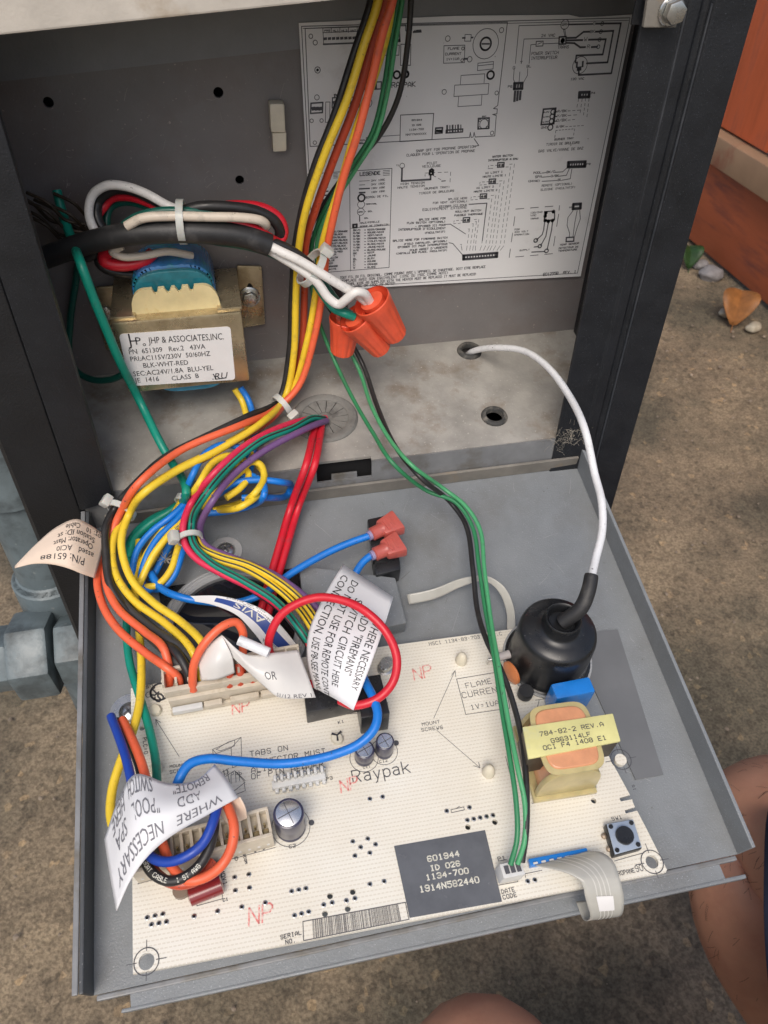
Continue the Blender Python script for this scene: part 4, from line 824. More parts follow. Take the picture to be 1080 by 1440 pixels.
CI(o2,(157,332),3,.0004); CI(o2,(955,208),60); CI(o2,(955,208),25,.0006); LN(o2,[(938,208),(972,208)],.0005)
RC(o2,757,217,856,300,sk=3)
TX(o2,'FLAME',(776,236),(828,234)); TX(o2,'CURRENT',(763,262),(838,259)); TX(o2,'1V=1UA',(768,286),(828,283)); CI(o2,(847,230),6); CI(o2,(843,286),6); CI(o2,(879,281),11); LN(o2,[(852,279),(868,279)],.0006)
RC(o2,857,164,886,195); LN(o2,[(845,180),(857,180)],.0005); LN(o2,[(886,178),(894,178)],.0005)
RC(o2,918,300,992,335,sk=8); LN(o2,[(918,312),(992,304)]); CI(o2,(978,356),16,.0006); 
LN(o2,[(838,358),(950,350),(947,393)]); LN(o2,[(838,358),(834,402)]); LN(o2,[(808,404),(970,396),(966,447),(804,458),(808,404)]); LN(o2,[(827,457),(823,506),(934,499),(937,451)])
LN(o2,[(551,546),(708,538),(700,662),(548,672),(551,546)],.0003)
TX(o2,'601944',(604,574),(652,572)); TX(o2,'ID 026',(604,598),(648,595)); TX(o2,'1134-700',(592,620),(660,616)); TX(o2,'NNYYNXXXXX',(576,644),(672,638))
LN(o2,[(388,652),(546,641)]); LN(o2,[(388,652),(388,680)]); TX(o2,'SERIAL',(350,668),(384,666),.9); TX(o2,'NO.',(356,680),(378,679),.9)
TX(o2,'RA',(510,416),(546,412),1.4,.00028); TX(o2,'PAK',(566,414),(620,410),1.4,.00028)
RC(o2,920,562,972,612,.0005,3); CI(o2,(947,588),20); CI(o2,(928,572),5); CI(o2,(965,568),5); CI(o2,(926,606),5); CI(o2,(962,604),5); TX(o2,'SW1',(938,556),(958,554),1)
LN(o2,[(718,608),(750,606),(748,630),(716,633),(718,608)],.0006); 
for k in range(3): CI(o2,(725+k*9,621),2.5,.0005)
LN(o2,[(768,618),(846,612),(845,626),(767,631),(768,618)],.0005)
for k in range(6): LN(o2,[(772+k*13,596-k*.6),(772+k*13,626-k)],.0004 if k % 2 else .0007)
RC(o2,126,490,182,538,.0005,4); RC(o2,196,484,216,580); RC(o2,228,464,358,512,.0004,4)
for k in range(3): LN(o2,[(134+k*16,516),(141+k*16,515)],.0012); LN(o2,[(236+k*40,488),(246+k*40,486)],.0012)
RC(o2,366,392,460,426,.0004,4)
for k in range(4): LN(o2,[(380+k*18,392),(380+k*18,420)],.0007)
CI(o2,(533,355),15,.0006); CI(o2,(575,352),13,.0007); CI(o2,(395,488),20); RC(o2,464,214,545,262); RC(o2,552,210,600,310)
TX(o2,'JUMPER',(612,148),(648,146),.9); LN(o2,[(612,152),(648,150)],.0006); TX(o2,'P8',(238,462),(262,458),1.2,.0003); TX(o2,'P6',(535,194),(548,193),1.1,.0003)
TX(o2,'SNAP OFF FOR PROPANE OPERATION',(625,722),(905,700),1.5); TX(o2,'CLAQUER POUR L\'OPERATION DE PROPANE',(580,742),(902,720),1.5); LN(o2,[(905,694),(922,690),(900,658)],.0003)
# transformer circuit
LN(o3,[(340,460),(345,400)]); LN(o3,[(352,370),(373,150),(618,143)]); LN(o3,[(373,480),(378,420)]); LN(o3,[(386,370),(402,228),(608,222)]); LN(o3,[(400,480),(422,440),(424,400)]); LN(o3,[(432,370),(442,262),(472,258)]); LN(o3,[(515,256),(606,252)]); LN(o3,[(340,460),(348,482)])
TX(o3,'G',(337,404),(349,403)); TX(o3,'Y',(380,374),(392,373)); TX(o3,'BL',(418,394),(442,392)); RC(o3,474,242,514,270,.0003,2); LN(o3,[(482,258),(505,248)]); TX(o3,'24 VAC',(503,216),(582,213),1.3); 
TX(o3,'POWER SWITCH',(446,322),(602,314),1.5); TX(o3,'INTERRUPTEUR',(443,348),(594,342),1.5); TX(o3,'TRANS',(598,284),(662,281),1.4)
CI(o3,(641,143),23); TX(o3,'GRN',(624,150),(660,147),1); LN(o3,[(632,168),(640,210)]); LN(o3,[(640,168),(646,208)])
RC(o3,608,216,648,258,.0005,2); CI(o3,(628,237),6,.0008)
LN(o3,[(664,143),(802,140)],.0005); LN(o3,[(824,138),(968,136),(912,428),(722,438),(722,400)],.0006); CI(o3,(859,138),9)
LN(o3,[(646,222),(706,220),(750,186),(784,185)],.0006); LN(o3,[(820,185),(924,180),(890,364),(768,370)],.0006); CI(o3,(851,185),9); LN(o3,[(646,236),(744,234)],.0006); LN(o3,[(780,232),(880,229),(862,318),(708,324),(702,366)],.0006); CI(o3,(844,231),9)
LN(o3,[(646,250),(696,252),(730,276),(760,275)],.0006); LN(o3,[(796,275),(830,273)],.0006); CI(o3,(836,273),9); TX(o3,'G',(806,146),(818,145)); TX(o3,'BK',(788,192),(814,190)); TX(o3,'W',(752,240),(768,239)); TX(o3,'R',(770,282),(784,281))
CI(o3,(729,381),42); LN(o3,[(712,364),(710,392)],.0007); LN(o3,[(746,360),(744,388)],.0007); LN(o3,[(718,402),(730,400)],.0014); TX(o3,'120 VAC',(674,468),(752,464),1.2)
RC(o3,345,486,394,520,.0008,2); 
for k in range(3): LN(o3,[(354+k*14,492),(352+k*14,514)],.0007); LN(o3,[(350+k*16,534),(346+k*16,590-k*5)],.0009)
TX(o3,'P6',(308,512),(332,511),1.1); RC(o3,726,540,784,568,.0010,2); TX(o3,'P4',(794,550),(816,548),1.1)
for k in range(4): LN(o3,[(734+k*15,545),(732+k*15,562)],.0006); LN(o3,[(722+k*20,575),(708+k*20,640 if k == 0 else 660+k*12)],.0002,.0008)
for k, t in enumerate(('R/BK','Y/BK','O/BK')): TX(o3,t,(598+k*-3,656+k*27),(650,653+k*27),1.1); LN(o3,[(658,648+k*27),(740-k*15,642+k*27)],.0002,.0008); LN(o3,[(576,654+k*27),(594,653+k*27)],.0004)
LN(o3,[(516,638),(588,632),(576,722),(502,728),(516,638)],.0006); CI(o3,(571,653),12,.0004); CI(o3,(566,680),12,.0004); CI(o3,(562,708),12,.0004); TX(o3,'GND',(502,752),(538,748),1.1); CI(o3,(556,744),14,.0004); TX(o3,'G/BK',(590,746),(636,742),1.1); LN(o3,[(645,740),(760,732)],.0002,.0008)
TX(o3,'P/PV',(518,660),(548,657),1); TX(o3,'V/MV',(514,688),(546,685),1); TX(o3,'M/MV',(508,718),(544,714),1)
LN(o3,[(588,762),(580,815)],.0002,.0006); LN(o3,[(588,762),(698,752),(690,800)],.0002,.0006); TX(o3,'BURNER TRAY',(580,820),(690,812),1.3); TX(o3,'TIROIR DE BRULEURS',(532,850),(724,838),1.5); TX(o3,'GAS VALVE/VANNE DE GAZ',(486,890),(746,872),1.5)
# legend and pilot
LN(o4,[(70,200),(590,165),(572,792),(110,828),(58,200)],.00025); LN(o4,[(322,182),(328,815)]); TX(o4,'LEGENDE',(388,212),(514,204),1.5,.0003); TX(o4,'Y',(190,218),(206,217),1.4,.0003)
for k in range(4): LN(o4,[(534,180+k*10),(576,177+k*10)],.0002); LN(o4,[(220,200+k*9),(246,198+k*9)],.0002)
for k, t in enumerate(('24V 105C','24V 150C','120V 105C','120V 150C')): TX(o4,t,(460,248+k*24),(545,241+k*24),1.2); LN(o4,[(384,246+k*24.5),(448,243+k*24.5)],(.0002,.0002,.0005,.0006)[k],(0,.0016,0,.0016)[k]); LN(o4,[(150,262+k*25),(186,260+k*25)],(.0002,.0002,.0005,.0006)[k])
CI(o4,(397,352),21,.0006); CI(o4,(395,394),22); CI(o4,(393,440),22); TX(o4,'ECROU DE FIL',(426,354),(566,344),1.2); TX(o4,'TERMINAL',(424,396),(494,392),1.1); TX(o4,'GRN = SOL',(378,446),(466,440),1.1); LN(o4,[(385,466),(386,500)],.0004); TX(o4,'SOL',(416,484),(440,482),1.1); CI(o4,(135,372),20,.0006)
LN(o4,[(345,522),(367,520),(367,538),(345,540),(345,522)],.0008); TX(o4,'MALE/FEMELLE',(388,516),(510,506),1.2); TX(o4,'BORNE DE CONNEXION',(388,538),(566,524),1.2); LN(o4,[(330,544),(578,524)],.0002)
fr = ('NOIR/ORANGE','ROUGE/NOIR','VERT/NOIR','ORANGE/NOIR','VIOLET/NOIR','BLANC/NOIR','JAUNE/NOIR','BLANC/ROUGE','NOIR','JAUNE','BLEU','ROUGE','ORANGE','BLANC')
ab = ('BK/O','R/BK','G/BK','O/BK','V/BK','W/BK','Y/BK','W/R','BK','Y','BL','R','O','W')
en = ('BLACK/ORANGE','RED/BLACK','GREEN/BLACK','ORANGE/BLACK','VIOLET/BLACK','WHITE/BLACK','YELLOW/BLACK','WHITE/RED','BLACK','YELLOW','BLUE','RED','ORANGE','WHITE')
for k in range(14):
    y = 562+k*18.6-k*.3; TX(o4,ab[k],(346,y),(346+len(ab[k])*10.5,y-1),1.25,.0002); LN(o4,[(416,y-7),(424,y-7)],.0003); TX(o4,fr[k],(436,y-4),(436+len(fr[k])*10.2,y-8),1.25,.0002); TX(o4,en[k],(186,y+10),(186+len(en[k])*10.2,y+5),1.25,.0002)
CI(o4,(655,149),15); LN(o4,[(654,164),(652,245),(834,235),(835,205)],.0007); TX(o4,'T1',(618,152),(636,150),1.1); LN(o4,[(828,205),(830,178),(842,170),(852,178),(850,205)],.0008); CI(o4,(838,196),9,.0006)
TX(o4,'PILOT',(812,140),(874,136),1.3); TX(o4,'VEILLEUSE',(782,160),(896,154),1.3); TX(o4,'HIGH TENSION',(646,270),(796,260),1.2); TX(o4,'HAUTE TENSION',(626,294),(796,280),1.2); TX(o4,'(BURNER TRAY)',(790,300),(956,288),1.2); TX(o4,'TIROIR DE BRULEURS',(762,330),(982,312),1.3)
LN(o4,[(800,215),(800,195),(962,188),(956,270)],.0002,.0012); LN(o4,[(850,210),(915,245)],.0002,.001); LN(o4,[(905,246),(928,244)],.0004)
TX(o4,'SPLICE HERE',(946,366),(1066,358),1.3); TX(o4,'FOR VENT (OPTIONAL)',(850,390),(1066,378),1.3); TX(o4,'EPISSER ICI POUR',(890,412),(1062,402),1.3); TX(o4,'EQUIPPEMENT EXTERNE',(784,434),(1062,418),1.3)
for k, (t, a) in enumerate((('SPLICE HERE FOR',762),('FLOW SWITCH (OPTIONAL)',686),('- EPISSER ICI POUR',738),('INTERRUPTEUR D\'ECOULEMENT',630),('(FACULTATIF)',796))): TX(o4,t,(a,496+k*21),(928,486+k*21),1.35,.0002)
for k, (t, a) in enumerate((('SPLICE HERE FOR FIREMANS SWITCH',596),('(FIELD INSTALLED, OPTIONAL)',664),('EPISSER ICI POUR INTERRUPTEUR',628),('POUR ARRET D\'URGENCE',704),('(INSTALLE SUR PLACE, FACULTATIF)',614))): TX(o4,t,(a,630+k*20),(940,608+k*20),1.35,.0002)
LN(o4,[(930,520),(960,518),(1056,580)],.0003); LN(o4,[(950,636),(975,640),(1040,716)],.0003)
TX(o4,'TOUT FIL OU FIL ORIGINAL, COMME FOURNI AVEC L\'APPAREIL DE CHAUFFAGE, DOIT ETRE REMPLACE',(262,864),(1180,794),1.9,.0002); TX(o4,'REMPLACE AVEC SON EQUIVALENT (105C OU 150C COMME NOTE)',(266,886),(946,832),1.7,.0002)
TX(o4,'ORIGINAL WIRE AS SUPPLIED WITH THE HEATER MUST BE REPLACED IT MUST BE REPLACED',(268,906),(1120,840),1.8,.0002); TX(o4,'WITH 105C OR 150C AS NOTED.',(290,922),(620,898),1.7,.0002)
# switches block
for (x, y, a, b) in ((380,188,'WATER SWITCH','INTERRUPTEUR A EAU'),(326,292,'HI LIMIT 1','HAUTE LIMITE 1'),(270,386,'HI LIMIT 2','HAUTE LIMITE 2'),(162,536,'ROLL-OUT SWITCH','FUSIBLE THERMIQUE')):
    RC(o5,x-20,y-13,x+20,y+15,.0005,2); CI(o5,(x-9,y+2),4,.0004); CI(o5,(x+9,y+1),4,.0004); L1=len(a)*5.5; L2=len(b)*5.2
    TX(o5,a,(x-L1+12,y-50+4),(x+L1+8,y-56),1.25,.0002); TX(o5,b,(x-L2+12,y-26+3),(x+L2+12,y-32-2),1.25,.0002); LN(o5,[(x-20,y+2),(x-78,y+5),(x-82,y+24),(x-26,y+20)],.0002,.0009)
for k in range(12):
    xt = (465,440,400,375,348,322,292,240,225,205,180,130)[k]; yt = (182,200,288,306,380,402,432,532,545,560,592,690)[k]; xb = 372-k*20
    LN(o5,[(xt-(30 if k < 8 else 8),yt+2),(xt,yt),(xt-(.13*(700-yt)),700),(xb-14,752)],.0002,.0011)
LN(o5,[(178,438),(290,430),(262,668)],.0004)
LN(o5,[(142,762),(356,745),(354,770),(142,786),(142,762)],.0011); 
for k in range(12): LN(o5,[(150+k*17.5,764-k*1.4),(150+k*17.5,782-k*1.4)],.0006)
RC(o5,806,172,914,202,.0011,4)
for k in range(7): LN(o5,[(815+k*15,182-k*.7),(812+k*15,200-k*.7)],.0006)
TX(o5,'P8',(922,188),(944,187),1); 
for k, (t, x0_, u, x1_) in enumerate((('POOL',586,'BK/O',668),('SPA',596,'O/BK',696),('(24VAC)',548,'BL',740))): TX(o5,t,(x0_,245+k*26),(x0_+(48,40,80)[k],242+k*26),1.2,.0002); TX(o5,u,(x1_,240+k*25),(x1_+(52,48,24)[k],237+k*25),1.2,.0002); LN(o5,[(640,240+k*26),(x1_-4,237+k*25)],.0003); LN(o5,[(x1_+(54,50,26)[k],235+k*25),(770+k*24,232+k*22),(796+k*16,208+k*4)],.0003)
TX(o5,'REMOTE (OPTIONAL)',(638,326),(830,312),1.4); TX(o5,'ELOIGNE (FACULTATIF)',(632,352),(850,334),1.4)
LN(o5,[(474,468),(750,446),(745,500),(722,640),(706,750),(432,774),(474,468)],.0003,.0028)
TX(o5,'120/240',(566,496),(640,490),1.1); TX(o5,'VAC',(566,514),(602,511),1.1); TX(o5,'TRANS',(566,534),(616,530),1.1); TX(o5,'FOR',(466,602),(496,600),1.1); TX(o5,'240 VOLT',(466,618),(550,612),1.1); TX(o5,'OPERATION',(464,636),(556,630),1.1); TX(o5,'SUPPLY',(498,734),(560,728),1.1)
RC(o5,656,484,720,540,.0005,4)
for p in ((664,492),(712,484),(660,540),(680,545),(706,540),(660,512)): CI(o5,p,3,.0010)
LN(o5,[(656,548),(650,600),(640,630),(606,662)],.0005); LN(o5,[(680,550),(664,640),(632,698)],.0005); LN(o5,[(706,550),(700,600),(672,725)],.0005); CI(o5,(600,666),11,.0005); CI(o5,(626,702),10,.0005); CI(o5,(668,732),11,.0005); LN(o5,[(575,740),(656,736)],.0005); LN(o5,[(590,708),(616,705)],.0005)
RC(o5,838,438,884,466,.0012,3); TX(o5,'P5',(812,462),(830,461),1); LN(o5,[(836,478),(804,520),(798,570),(814,620),(812,650)],.0003); LN(o5,[(862,478),(846,560),(836,640)],.0003); LN(o5,[(878,476),(882,530),(860,590),(846,640)],.0003)
RC(o5,794,648,842,674,.0006,3); TX(o5,'TEMP SENSOR',(752,700),(872,688),1.2,.0002); TX(o5,'DETECTEUR DE',(746,720),(868,710),1.2,.0002); TX(o5,'TEMPERATURE',(742,738),(860,728),1.2,.0002)
TX(o5,'601255B  REV. 1',(646,890),(852,872),1.7,.00026)
mk('diagram_print', sp_, M_INKG, parent=sh, F=FS)
#@@WIRES
# ================================================================== WIRES
_w0 = wiremat
def wiremat(n, c, dirt=.35, rough=.40): return _w0(n, c, dirt, rough)
WC = {'black': wiremat('black', (.022,.021,.021), .5, .42), 'charcoal': wiremat('dusty_black', (.05,.05,.05), .7, .55), 'yellow': wiremat('yellow', (.80,.56,.035)), 'orange': wiremat('orange', (.80,.135,.055)), 'rust': wiremat('rust_red', (.50,.07,.03)),
      'green': wiremat('green', (.03,.21,.085)), 'lgreen': wiremat('light_green', (.07,.33,.14)), 'teal': wiremat('teal', (.005,.25,.175)), 'dteal': wiremat('dark_teal', (.005,.095,.07)), 'blue': wiremat('blue', (.008,.18,.62)), 'navy': wiremat('royal_blue', (.012,.055,.36)),
      'white': wiremat('white', (.74,.72,.69)), 'cream': wiremat('cream', (.64,.56,.46)), 'red': wiremat('red', (.62,.014,.03)), 'pink': wiremat('crimson_pink', (.68,.03,.085)), 'purple': wiremat('purple', (.17,.085,.22)), 'grey': wiremat('grey', (.22,.22,.23)),
      'htwhite': wiremat('silicone_white', (.74,.75,.76), .1, .3)}
PATHS = {}
def wire(label, c, pts, r=.0014, name=None, cat='wire', group=None, key=None, seg=7, n=10, stripe=None):
    """pts: (px, py, plane, height)"""
    p = catmull([P(*q) if len(q) == 4 else Vector(q[:3]) for q in pts], seg)
    o = mk(name or 'wire', MB().tube(p, r, n), WC[c] if isinstance(c, str) else c, smooth=True, label=label, cat=cat, group=group)
    if key: PATHS[key] = p
    if stripe:
        sm = MB(); pp_ = p; vs = []
        for i, q in enumerate(pp_):
            T = (pp_[min(i+1,len(pp_)-1)]-pp_[max(i-1,0)]).normalized(); N_ = (FB.col[2].to_3d()*.6+(CAM-q).normalized()); N_ = (N_-T*N_.dot(T)).normalized(); B_ = T.cross(N_)
            for a in (-.22, 0, .22): vs.append(q+(N_*math.cos(a)+B_*math.sin(a))*(r+.00006))
        fs = [(i*3+j, i*3+j+1, (i+1)*3+j+1, (i+1)*3+j) for i in range(len(pp_)-1) for j in range(2)]
        mk('tracer_stripe', sm.add(vs, fs), WC[stripe], parent=o)
    return o, p
def wire_text(o, p, s0, txt, hgt, r, m, flip=False, reps=1, gap=.006):
    L_ = [0.0]
    for a, b in zip(p, p[1:]): L_.append(L_[-1]+(b-a).length)
    def at(s):
        s = max(0, min(L_[-1]-1e-6, s)); i = 0
        while L_[i+1] < s: i += 1
        t = (s-L_[i])/max(1e-9, L_[i+1]-L_[i]); T = (p[i+1]-p[i]).normalized(); q = p[i].lerp(p[i+1], t); N_ = (CAM-q).normalized(); N_ = (N_-T*N_.dot(T)).normalized(); return q, T, N_, N_.cross(T)
    mb = MB(); adv = hgt*.78
    for rp_ in range(reps):
        for i, ch in enumerate(txt):
            for pl in GL.get(ch.upper(), '').split('|'):
                q_ = [(int(pl[k]), int(pl[k+1])) for k in range(0, len(pl)-1, 2)]
                for u, v in zip(q_, q_[1:]):
                    pts_ = []
                    for w_ in (u, v):
                        s = s0+rp_*(len(txt)*adv+gap)+(i+w_[0]/4*.7)*adv*(1); b = (w_[1]/6-.5)*hgt
                        if flip: s = L_[-1]-s; b = -b
                        q, T, N_, B_ = at(s); th = b/r; pts_.append((q+(N_*math.cos(th)+B_*math.sin(th))*(r+.00006), (N_*math.cos(th)+B_*math.sin(th))))
                    (a, na), (b2, nb) = pts_
                    if (b2-a).length > 1e-6: mb.strip(a, b2, .00016, 0, na)
    mk('wire_print', mb, m, parent=o)
R0 = .00145
TOPZ = (.06, .02, .21)
# ---- main harness coming down from the top
H = {}
H['black'] = wire('black wire at the left edge of the thick harness falling from the top', 'black', [(530,-60,'K',.026),(523,0,'K',.026),(499,74,'K',.027),(469,167,'K',.028),(444,231,'K',.028),(425,296,'K',.026),(415,352,'K',.024),(411,420,'K',.022),(407,500,'K',.024),(393,562,'K',.028),(350,585,'F',.011),(296,611,'F',.012),(233,643,'F',.013),(192,680,'F',.015),(162,714,'T',.0195),(148,744,'T',.0190),(149,779,'T',.0175),(155,822,'T',.0160),(176,855,'T',.014),(216,893,'T',.014),(249,918,'B',.017),(264,945,'B',.0145),(268,962,'B',.010)], .00145, key='blackmain')
H['y1'] = wire('yellow wire second from the left in the thick harness', 'yellow', [(540,-60,'K',.030),(532,0,'K',.030),(511,65,'K',.031),(488,139,'K',.032),(456,218,'K',.032),(430,296,'K',.030),(420,352,'K',.027),(416,420,'K',.026),(413,500,'K',.028),(402,556,'K',.031),(366,596,'F',.015),(303,635,'F',.016),(249,662,'F',.017),(203,693,'F',.018),(182,722,'T',.0215),(171,756,'T',.0205),(173,783,'T',.019),(187,818,'T',.018),(218,849,'T',.018),(253,873,'T',.019),(285,905,'B',.017),(296,935,'B',.013),(300,955,'B',.010)], .00138)
H['rust'] = wire('rust red wire behind the yellow one in the thick harness', 'rust', [(548,-60,'K',.025),(541,0,'K',.025),(525,56,'K',.026),(502,139,'K',.027),(470,222,'K',.027),(443,296,'K',.025),(430,343,'K',.023),(428,420,'K',.021),(424,490,'K',.024),(408,550,'K',.027),(380,590,'F',.010),(330,620,'F',.010),(280,648,'F',.010)], .00145)
H['y2'] = wire('yellow wire crossing behind the bright orange wire', 'yellow', [(556,-60,'K',.024),(551,0,'K',.024),(543,50,'K',.024),(522,120,'K',.025),(500,185,'K',.028),(479,259,'K',.029),(461,315,'K',.028),(452,352,'K',.026),(446,400,'K',.026),(432,480,'K',.029),(408,558,'K',.031),(364,596,'F',.0115),(302,634,'F',.0125),(248,661,'F',.0135),(201,693,'F',.0150),(177,724,'T',.0175),(160,757,'T',.0165),(161,802,'T',.0155),(186,842,'T',.015),(233,877,'T',.0165),(268,912,'B',.015),(281,940,'B',.012),(284,957,'B',.010)], .00138)
H['o1'] = wire('bright orange wire at the front of the thick harness', 'orange', [(560,-60,'K',.033),(552,0,'K',.033),(539,42,'K',.033),(523,111,'K',.033),(504,185,'K',.034),(483,250,'K',.033),(467,315,'K',.031),(459,356,'K',.029),(455,400,'K',.029),(443,470,'K',.031),(420,543,'K',.034),(388,575,'K',.038),(338,598,'F',.017),(253,634,'F',.018),(194,681,'F',.019),(169,722,'T',.0205),(157,750,'T',.0155),(149,778,'T',.0125),(137,812,'T',.0130),(144,850,'T',.0150),(166,885,'T',.017),(202,916,'T',.0185),(233,938,'B',.016),(250,952,'B',.013),(253,965,'B',.009)], .00138)
wire('orange wire just under the cream tag, bending above its twin', 'orange', [(163,738,'T',.0135),(158,768,'T',.0115),(149,797,'T',.0125),(151,826,'T',.0155),(167,857,'T',.0165),(202,887,'T',.018),(229,910,'B',.017),(237,935,'B',.014),(238,966,'B',.008)], .00138)
H['blk2'] = wire('dusty charcoal wire beside the yellow pair above the wide connector', 'charcoal', [(172,742,'T',.015),(156,790,'T',.014),(160,815,'T',.0135),(175,849,'T',.0135),(214,884,'T',.015),(249,908,'B',.015),(270,932,'B',.012),(274,955,'B',.009)], .0016)
wire('dusty charcoal wire lowest of the three above the wide connector', 'charcoal', [(150,785,'T',.012),(160,835,'T',.012),(185,872,'T',.012),(218,902,'T',.0135),(250,933,'B',.013),(262,950,'B',.010),(264,962,'B',.007)], .0016)
# greens and thin black
wire('dark green wire in the harness, left of its lighter twin', 'green', [(566,-60,'K',.020),(560,0,'K',.020),(549,60,'K',.020),(540,120,'K',.020),(524,185,'K',.021),(499,227,'K',.021),(468,275,'K',.020),(447,315,'K',.018),(438,350,'K',.017),(438,400,'K',.018),(448,450,'K',.023),(470,506,'K',.030),(496,560,'F',.016),(524,608,'F',.016),(552,651,'F',.018),(600,690,'T',.021),(640,706,'T',.021),(664,740,'T',.020),(674,800,'T',.020),(683,860,'T',.020),(694,920,'B',.017),(706,1000,'B',.016),(716,1060,'B',.016),(726,1130,'B',.014),(727,1180,'B',.011),(718,1216,'B',.007)], .00080)
wire('light green wire right of its darker twin', 'lgreen', [(572,-60,'K',.021),(566,0,'K',.021),(556,60,'K',.021),(545,130,'K',.021),(529,190,'K',.022),(502,235,'K',.022),(472,282,'K',.021),(452,318,'K',.019),(445,352,'K',.018),(455,405,'K',.019),(480,470,'K',.024),(505,520,'K',.030),(522,570,'F',.016),(548,618,'F',.017),(580,655,'F',.019),(625,688,'T',.023),(655,712,'T',.023),(675,745,'T',.022),(681,800,'T',.022),(690,870,'T',.022),(702,940,'B',.019),(716,1020,'B',.018),(728,1080,'B',.017),(738,1130,'B',.014),(738,1180,'B',.011),(728,1215,'B',.007)], .00080)
wire('thin black wire that swings right of the harness at the top', 'black', [(582,-60,'K',.024),(578,0,'K',.024),(574,56,'K',.024),(561,134,'K',.023),(534,190,'K',.021),(493,236,'K',.018),(456,287,'K',.017),(436,324,'K',.016),(436,360,'K',.016),(450,410,'K',.018),(482,462,'K',.024),(510,512,'K',.030),(530,570,'F',.013),(556,628,'F',.013),(592,672,'F',.014),(633,706,'T',.016),(655,738,'T',.015),(665,800,'T',.015),(671,856,'T',.015),(684,900,'B',.014),(706,945,'B',.014),(722,990,'B',.014),(734,1040,'B',.014),(740,1100,'B',.014),(740,1165,'B',.012),(734,1212,'B',.007)], .00095)
# ---- green earth wires at the left
wire('teal earth wire running down across the transformer label', 'teal', [(80,268,'K',.008),(88,300,'K',.012),(103,342,'K',.022),(114,372,'K',.044),(131,418,'K',.046),(149,462,'K',.046),(167,505,'K',.045),(196,563,'K',.040),(224,620,'F',.012),(240,648,'F',.008),(256,672,'F',.008),(262,692,'F',.010),(250,712,'T',.012),(210,733,'T',.010),(185,758,'T',.008),(181,790,'T',.007),(186,815,'T',.006)], .0016)
wire('dark teal wire curling on the cabinet floor behind the transformer', 'dteal', [(110,372,'K',.006),(106,400,'K',.005),(99,450,'K',.004),(98,500,'K',.006),(108,522,'K',.012),(130,534,'K',.018),(155,534,'K',.022),(172,527,'K',.026)], .0013)
wire('teal wire running down the left edge of the board to the pin connector', 'teal', [(190,790,'T',.006),(184,830,'T',.006),(178,880,'T',.007),(182,930,'T',.008),(195,975,'T',.011),(210,1025,'B',.006),(219,1070,'B',.007),(221,1110,'B',.009),(222,1150,'B',.011),(226,1185,'B',.012)], .00138)
wire('yellow wire looping off the left edge of the board', 'yellow', [(196,760,'T',.010),(190,830,'T',.010),(196,890,'T',.011),(199,940,'T',.012),(196,990,'B',.007),(186,1030,'B',.008),(170,1070,'B',.008),(158,1110,'B',.007),(156,1150,'B',.007),(168,1180,'B',.009),(195,1200,'B',.010)], .00138)
# ---- ribbon of striped wires from the gland
wire('crimson pink wire from the floor gland, left of the striped bunch', 'pink', [(458,588,'F',.001),(432,590,'F',.006),(389,603,'F',.013),(342,629,'F',.017),(299,668,'F',.017),(269,707,'T',.022),(258,738,'T',.021),(260,764,'T',.019),(277,786,'T',.018),(311,806,'T',.018),(350,825,'T',.018),(388,849,'T',.018),(418,880,'B',.015),(440,915,'B',.010),(450,945,'B',.007)], .0013)
wire('teal wire with its black tracer in the striped bunch', 'teal', [(456,589,'F',.002),(440,588,'F',.007),(412,602,'F',.013),(366,621,'F',.018),(323,656,'F',.018),(290,695,'F',.019),(270,734,'T',.022),(272,764,'T',.021),(296,790,'T',.020),(342,816,'T',.020),(389,846,'T',.020),(422,885,'B',.016),(444,920,'B',.010),(455,945,'B',.007)], .0013, stripe='black')
wire('purple wire with a black neighbour at the right of the striped bunch', 'purple', [(459,592,'F',.002),(444,597,'F',.008),(418,609,'F',.013),(373,633,'F',.015),(331,665,'F',.015),(298,706,'F',.016),(281,746,'T',.018),(288,766,'T',.018),(331,786,'T',.018),(381,806,'T',.018),(420,832,'T',.018),(455,866,'T',.018),(478,905,'B',.013),(486,940,'B',.007)], .0013, stripe=None)
wire('black wire between the pink and teal ones of the bunch', 'black', [(452,592,'F',.003),(400,606,'F',.012),(345,636,'F',.015),(303,672,'F',.015),(272,712,'T',.019),(265,742,'T',.018),(270,770,'T',.017),(300,797,'T',.017),(345,823,'T',.017),(392,855,'T',.017),(424,893,'B',.014),(448,930,'B',.008)], .0012)
wire('yellow wire with a black tracer in the striped bunch', 'yellow', [(276,756,'T',.018),(284,770,'T',.019),(310,782,'T',.019),(350,794,'T',.0195),(392,817,'T',.020),(425,845,'T',.020),(450,880,'B',.016),(468,920,'B',.010),(474,945,'B',.006)], .0012, stripe='black')
wire('second yellow wire with a black tracer, below the first', 'yellow', [(272,758,'T',.017),(280,774,'T',.018),(305,787,'T',.018),(345,800,'T',.0185),(385,824,'T',.019),(417,853,'T',.019),(440,886,'B',.015),(460,926,'B',.009)], .0012, stripe='black')
wire('black wire under the purple one', 'black', [(278,752,'T',.016),(290,770,'T',.017),(330,790,'T',.0165),(378,812,'T',.0165),(416,838,'T',.0165),(448,872,'T',.017),(470,910,'B',.011),(480,940,'B',.006)], .0012)
wire('red wire with a black tracer low in the striped bunch', 'red', [(266,762,'T',.016),(290,792,'T',.017),(330,813,'T',.0175),(372,834,'T',.0175),(408,865,'T',.0175),(434,905,'B',.013),(452,940,'B',.008)], .0012, stripe='black')
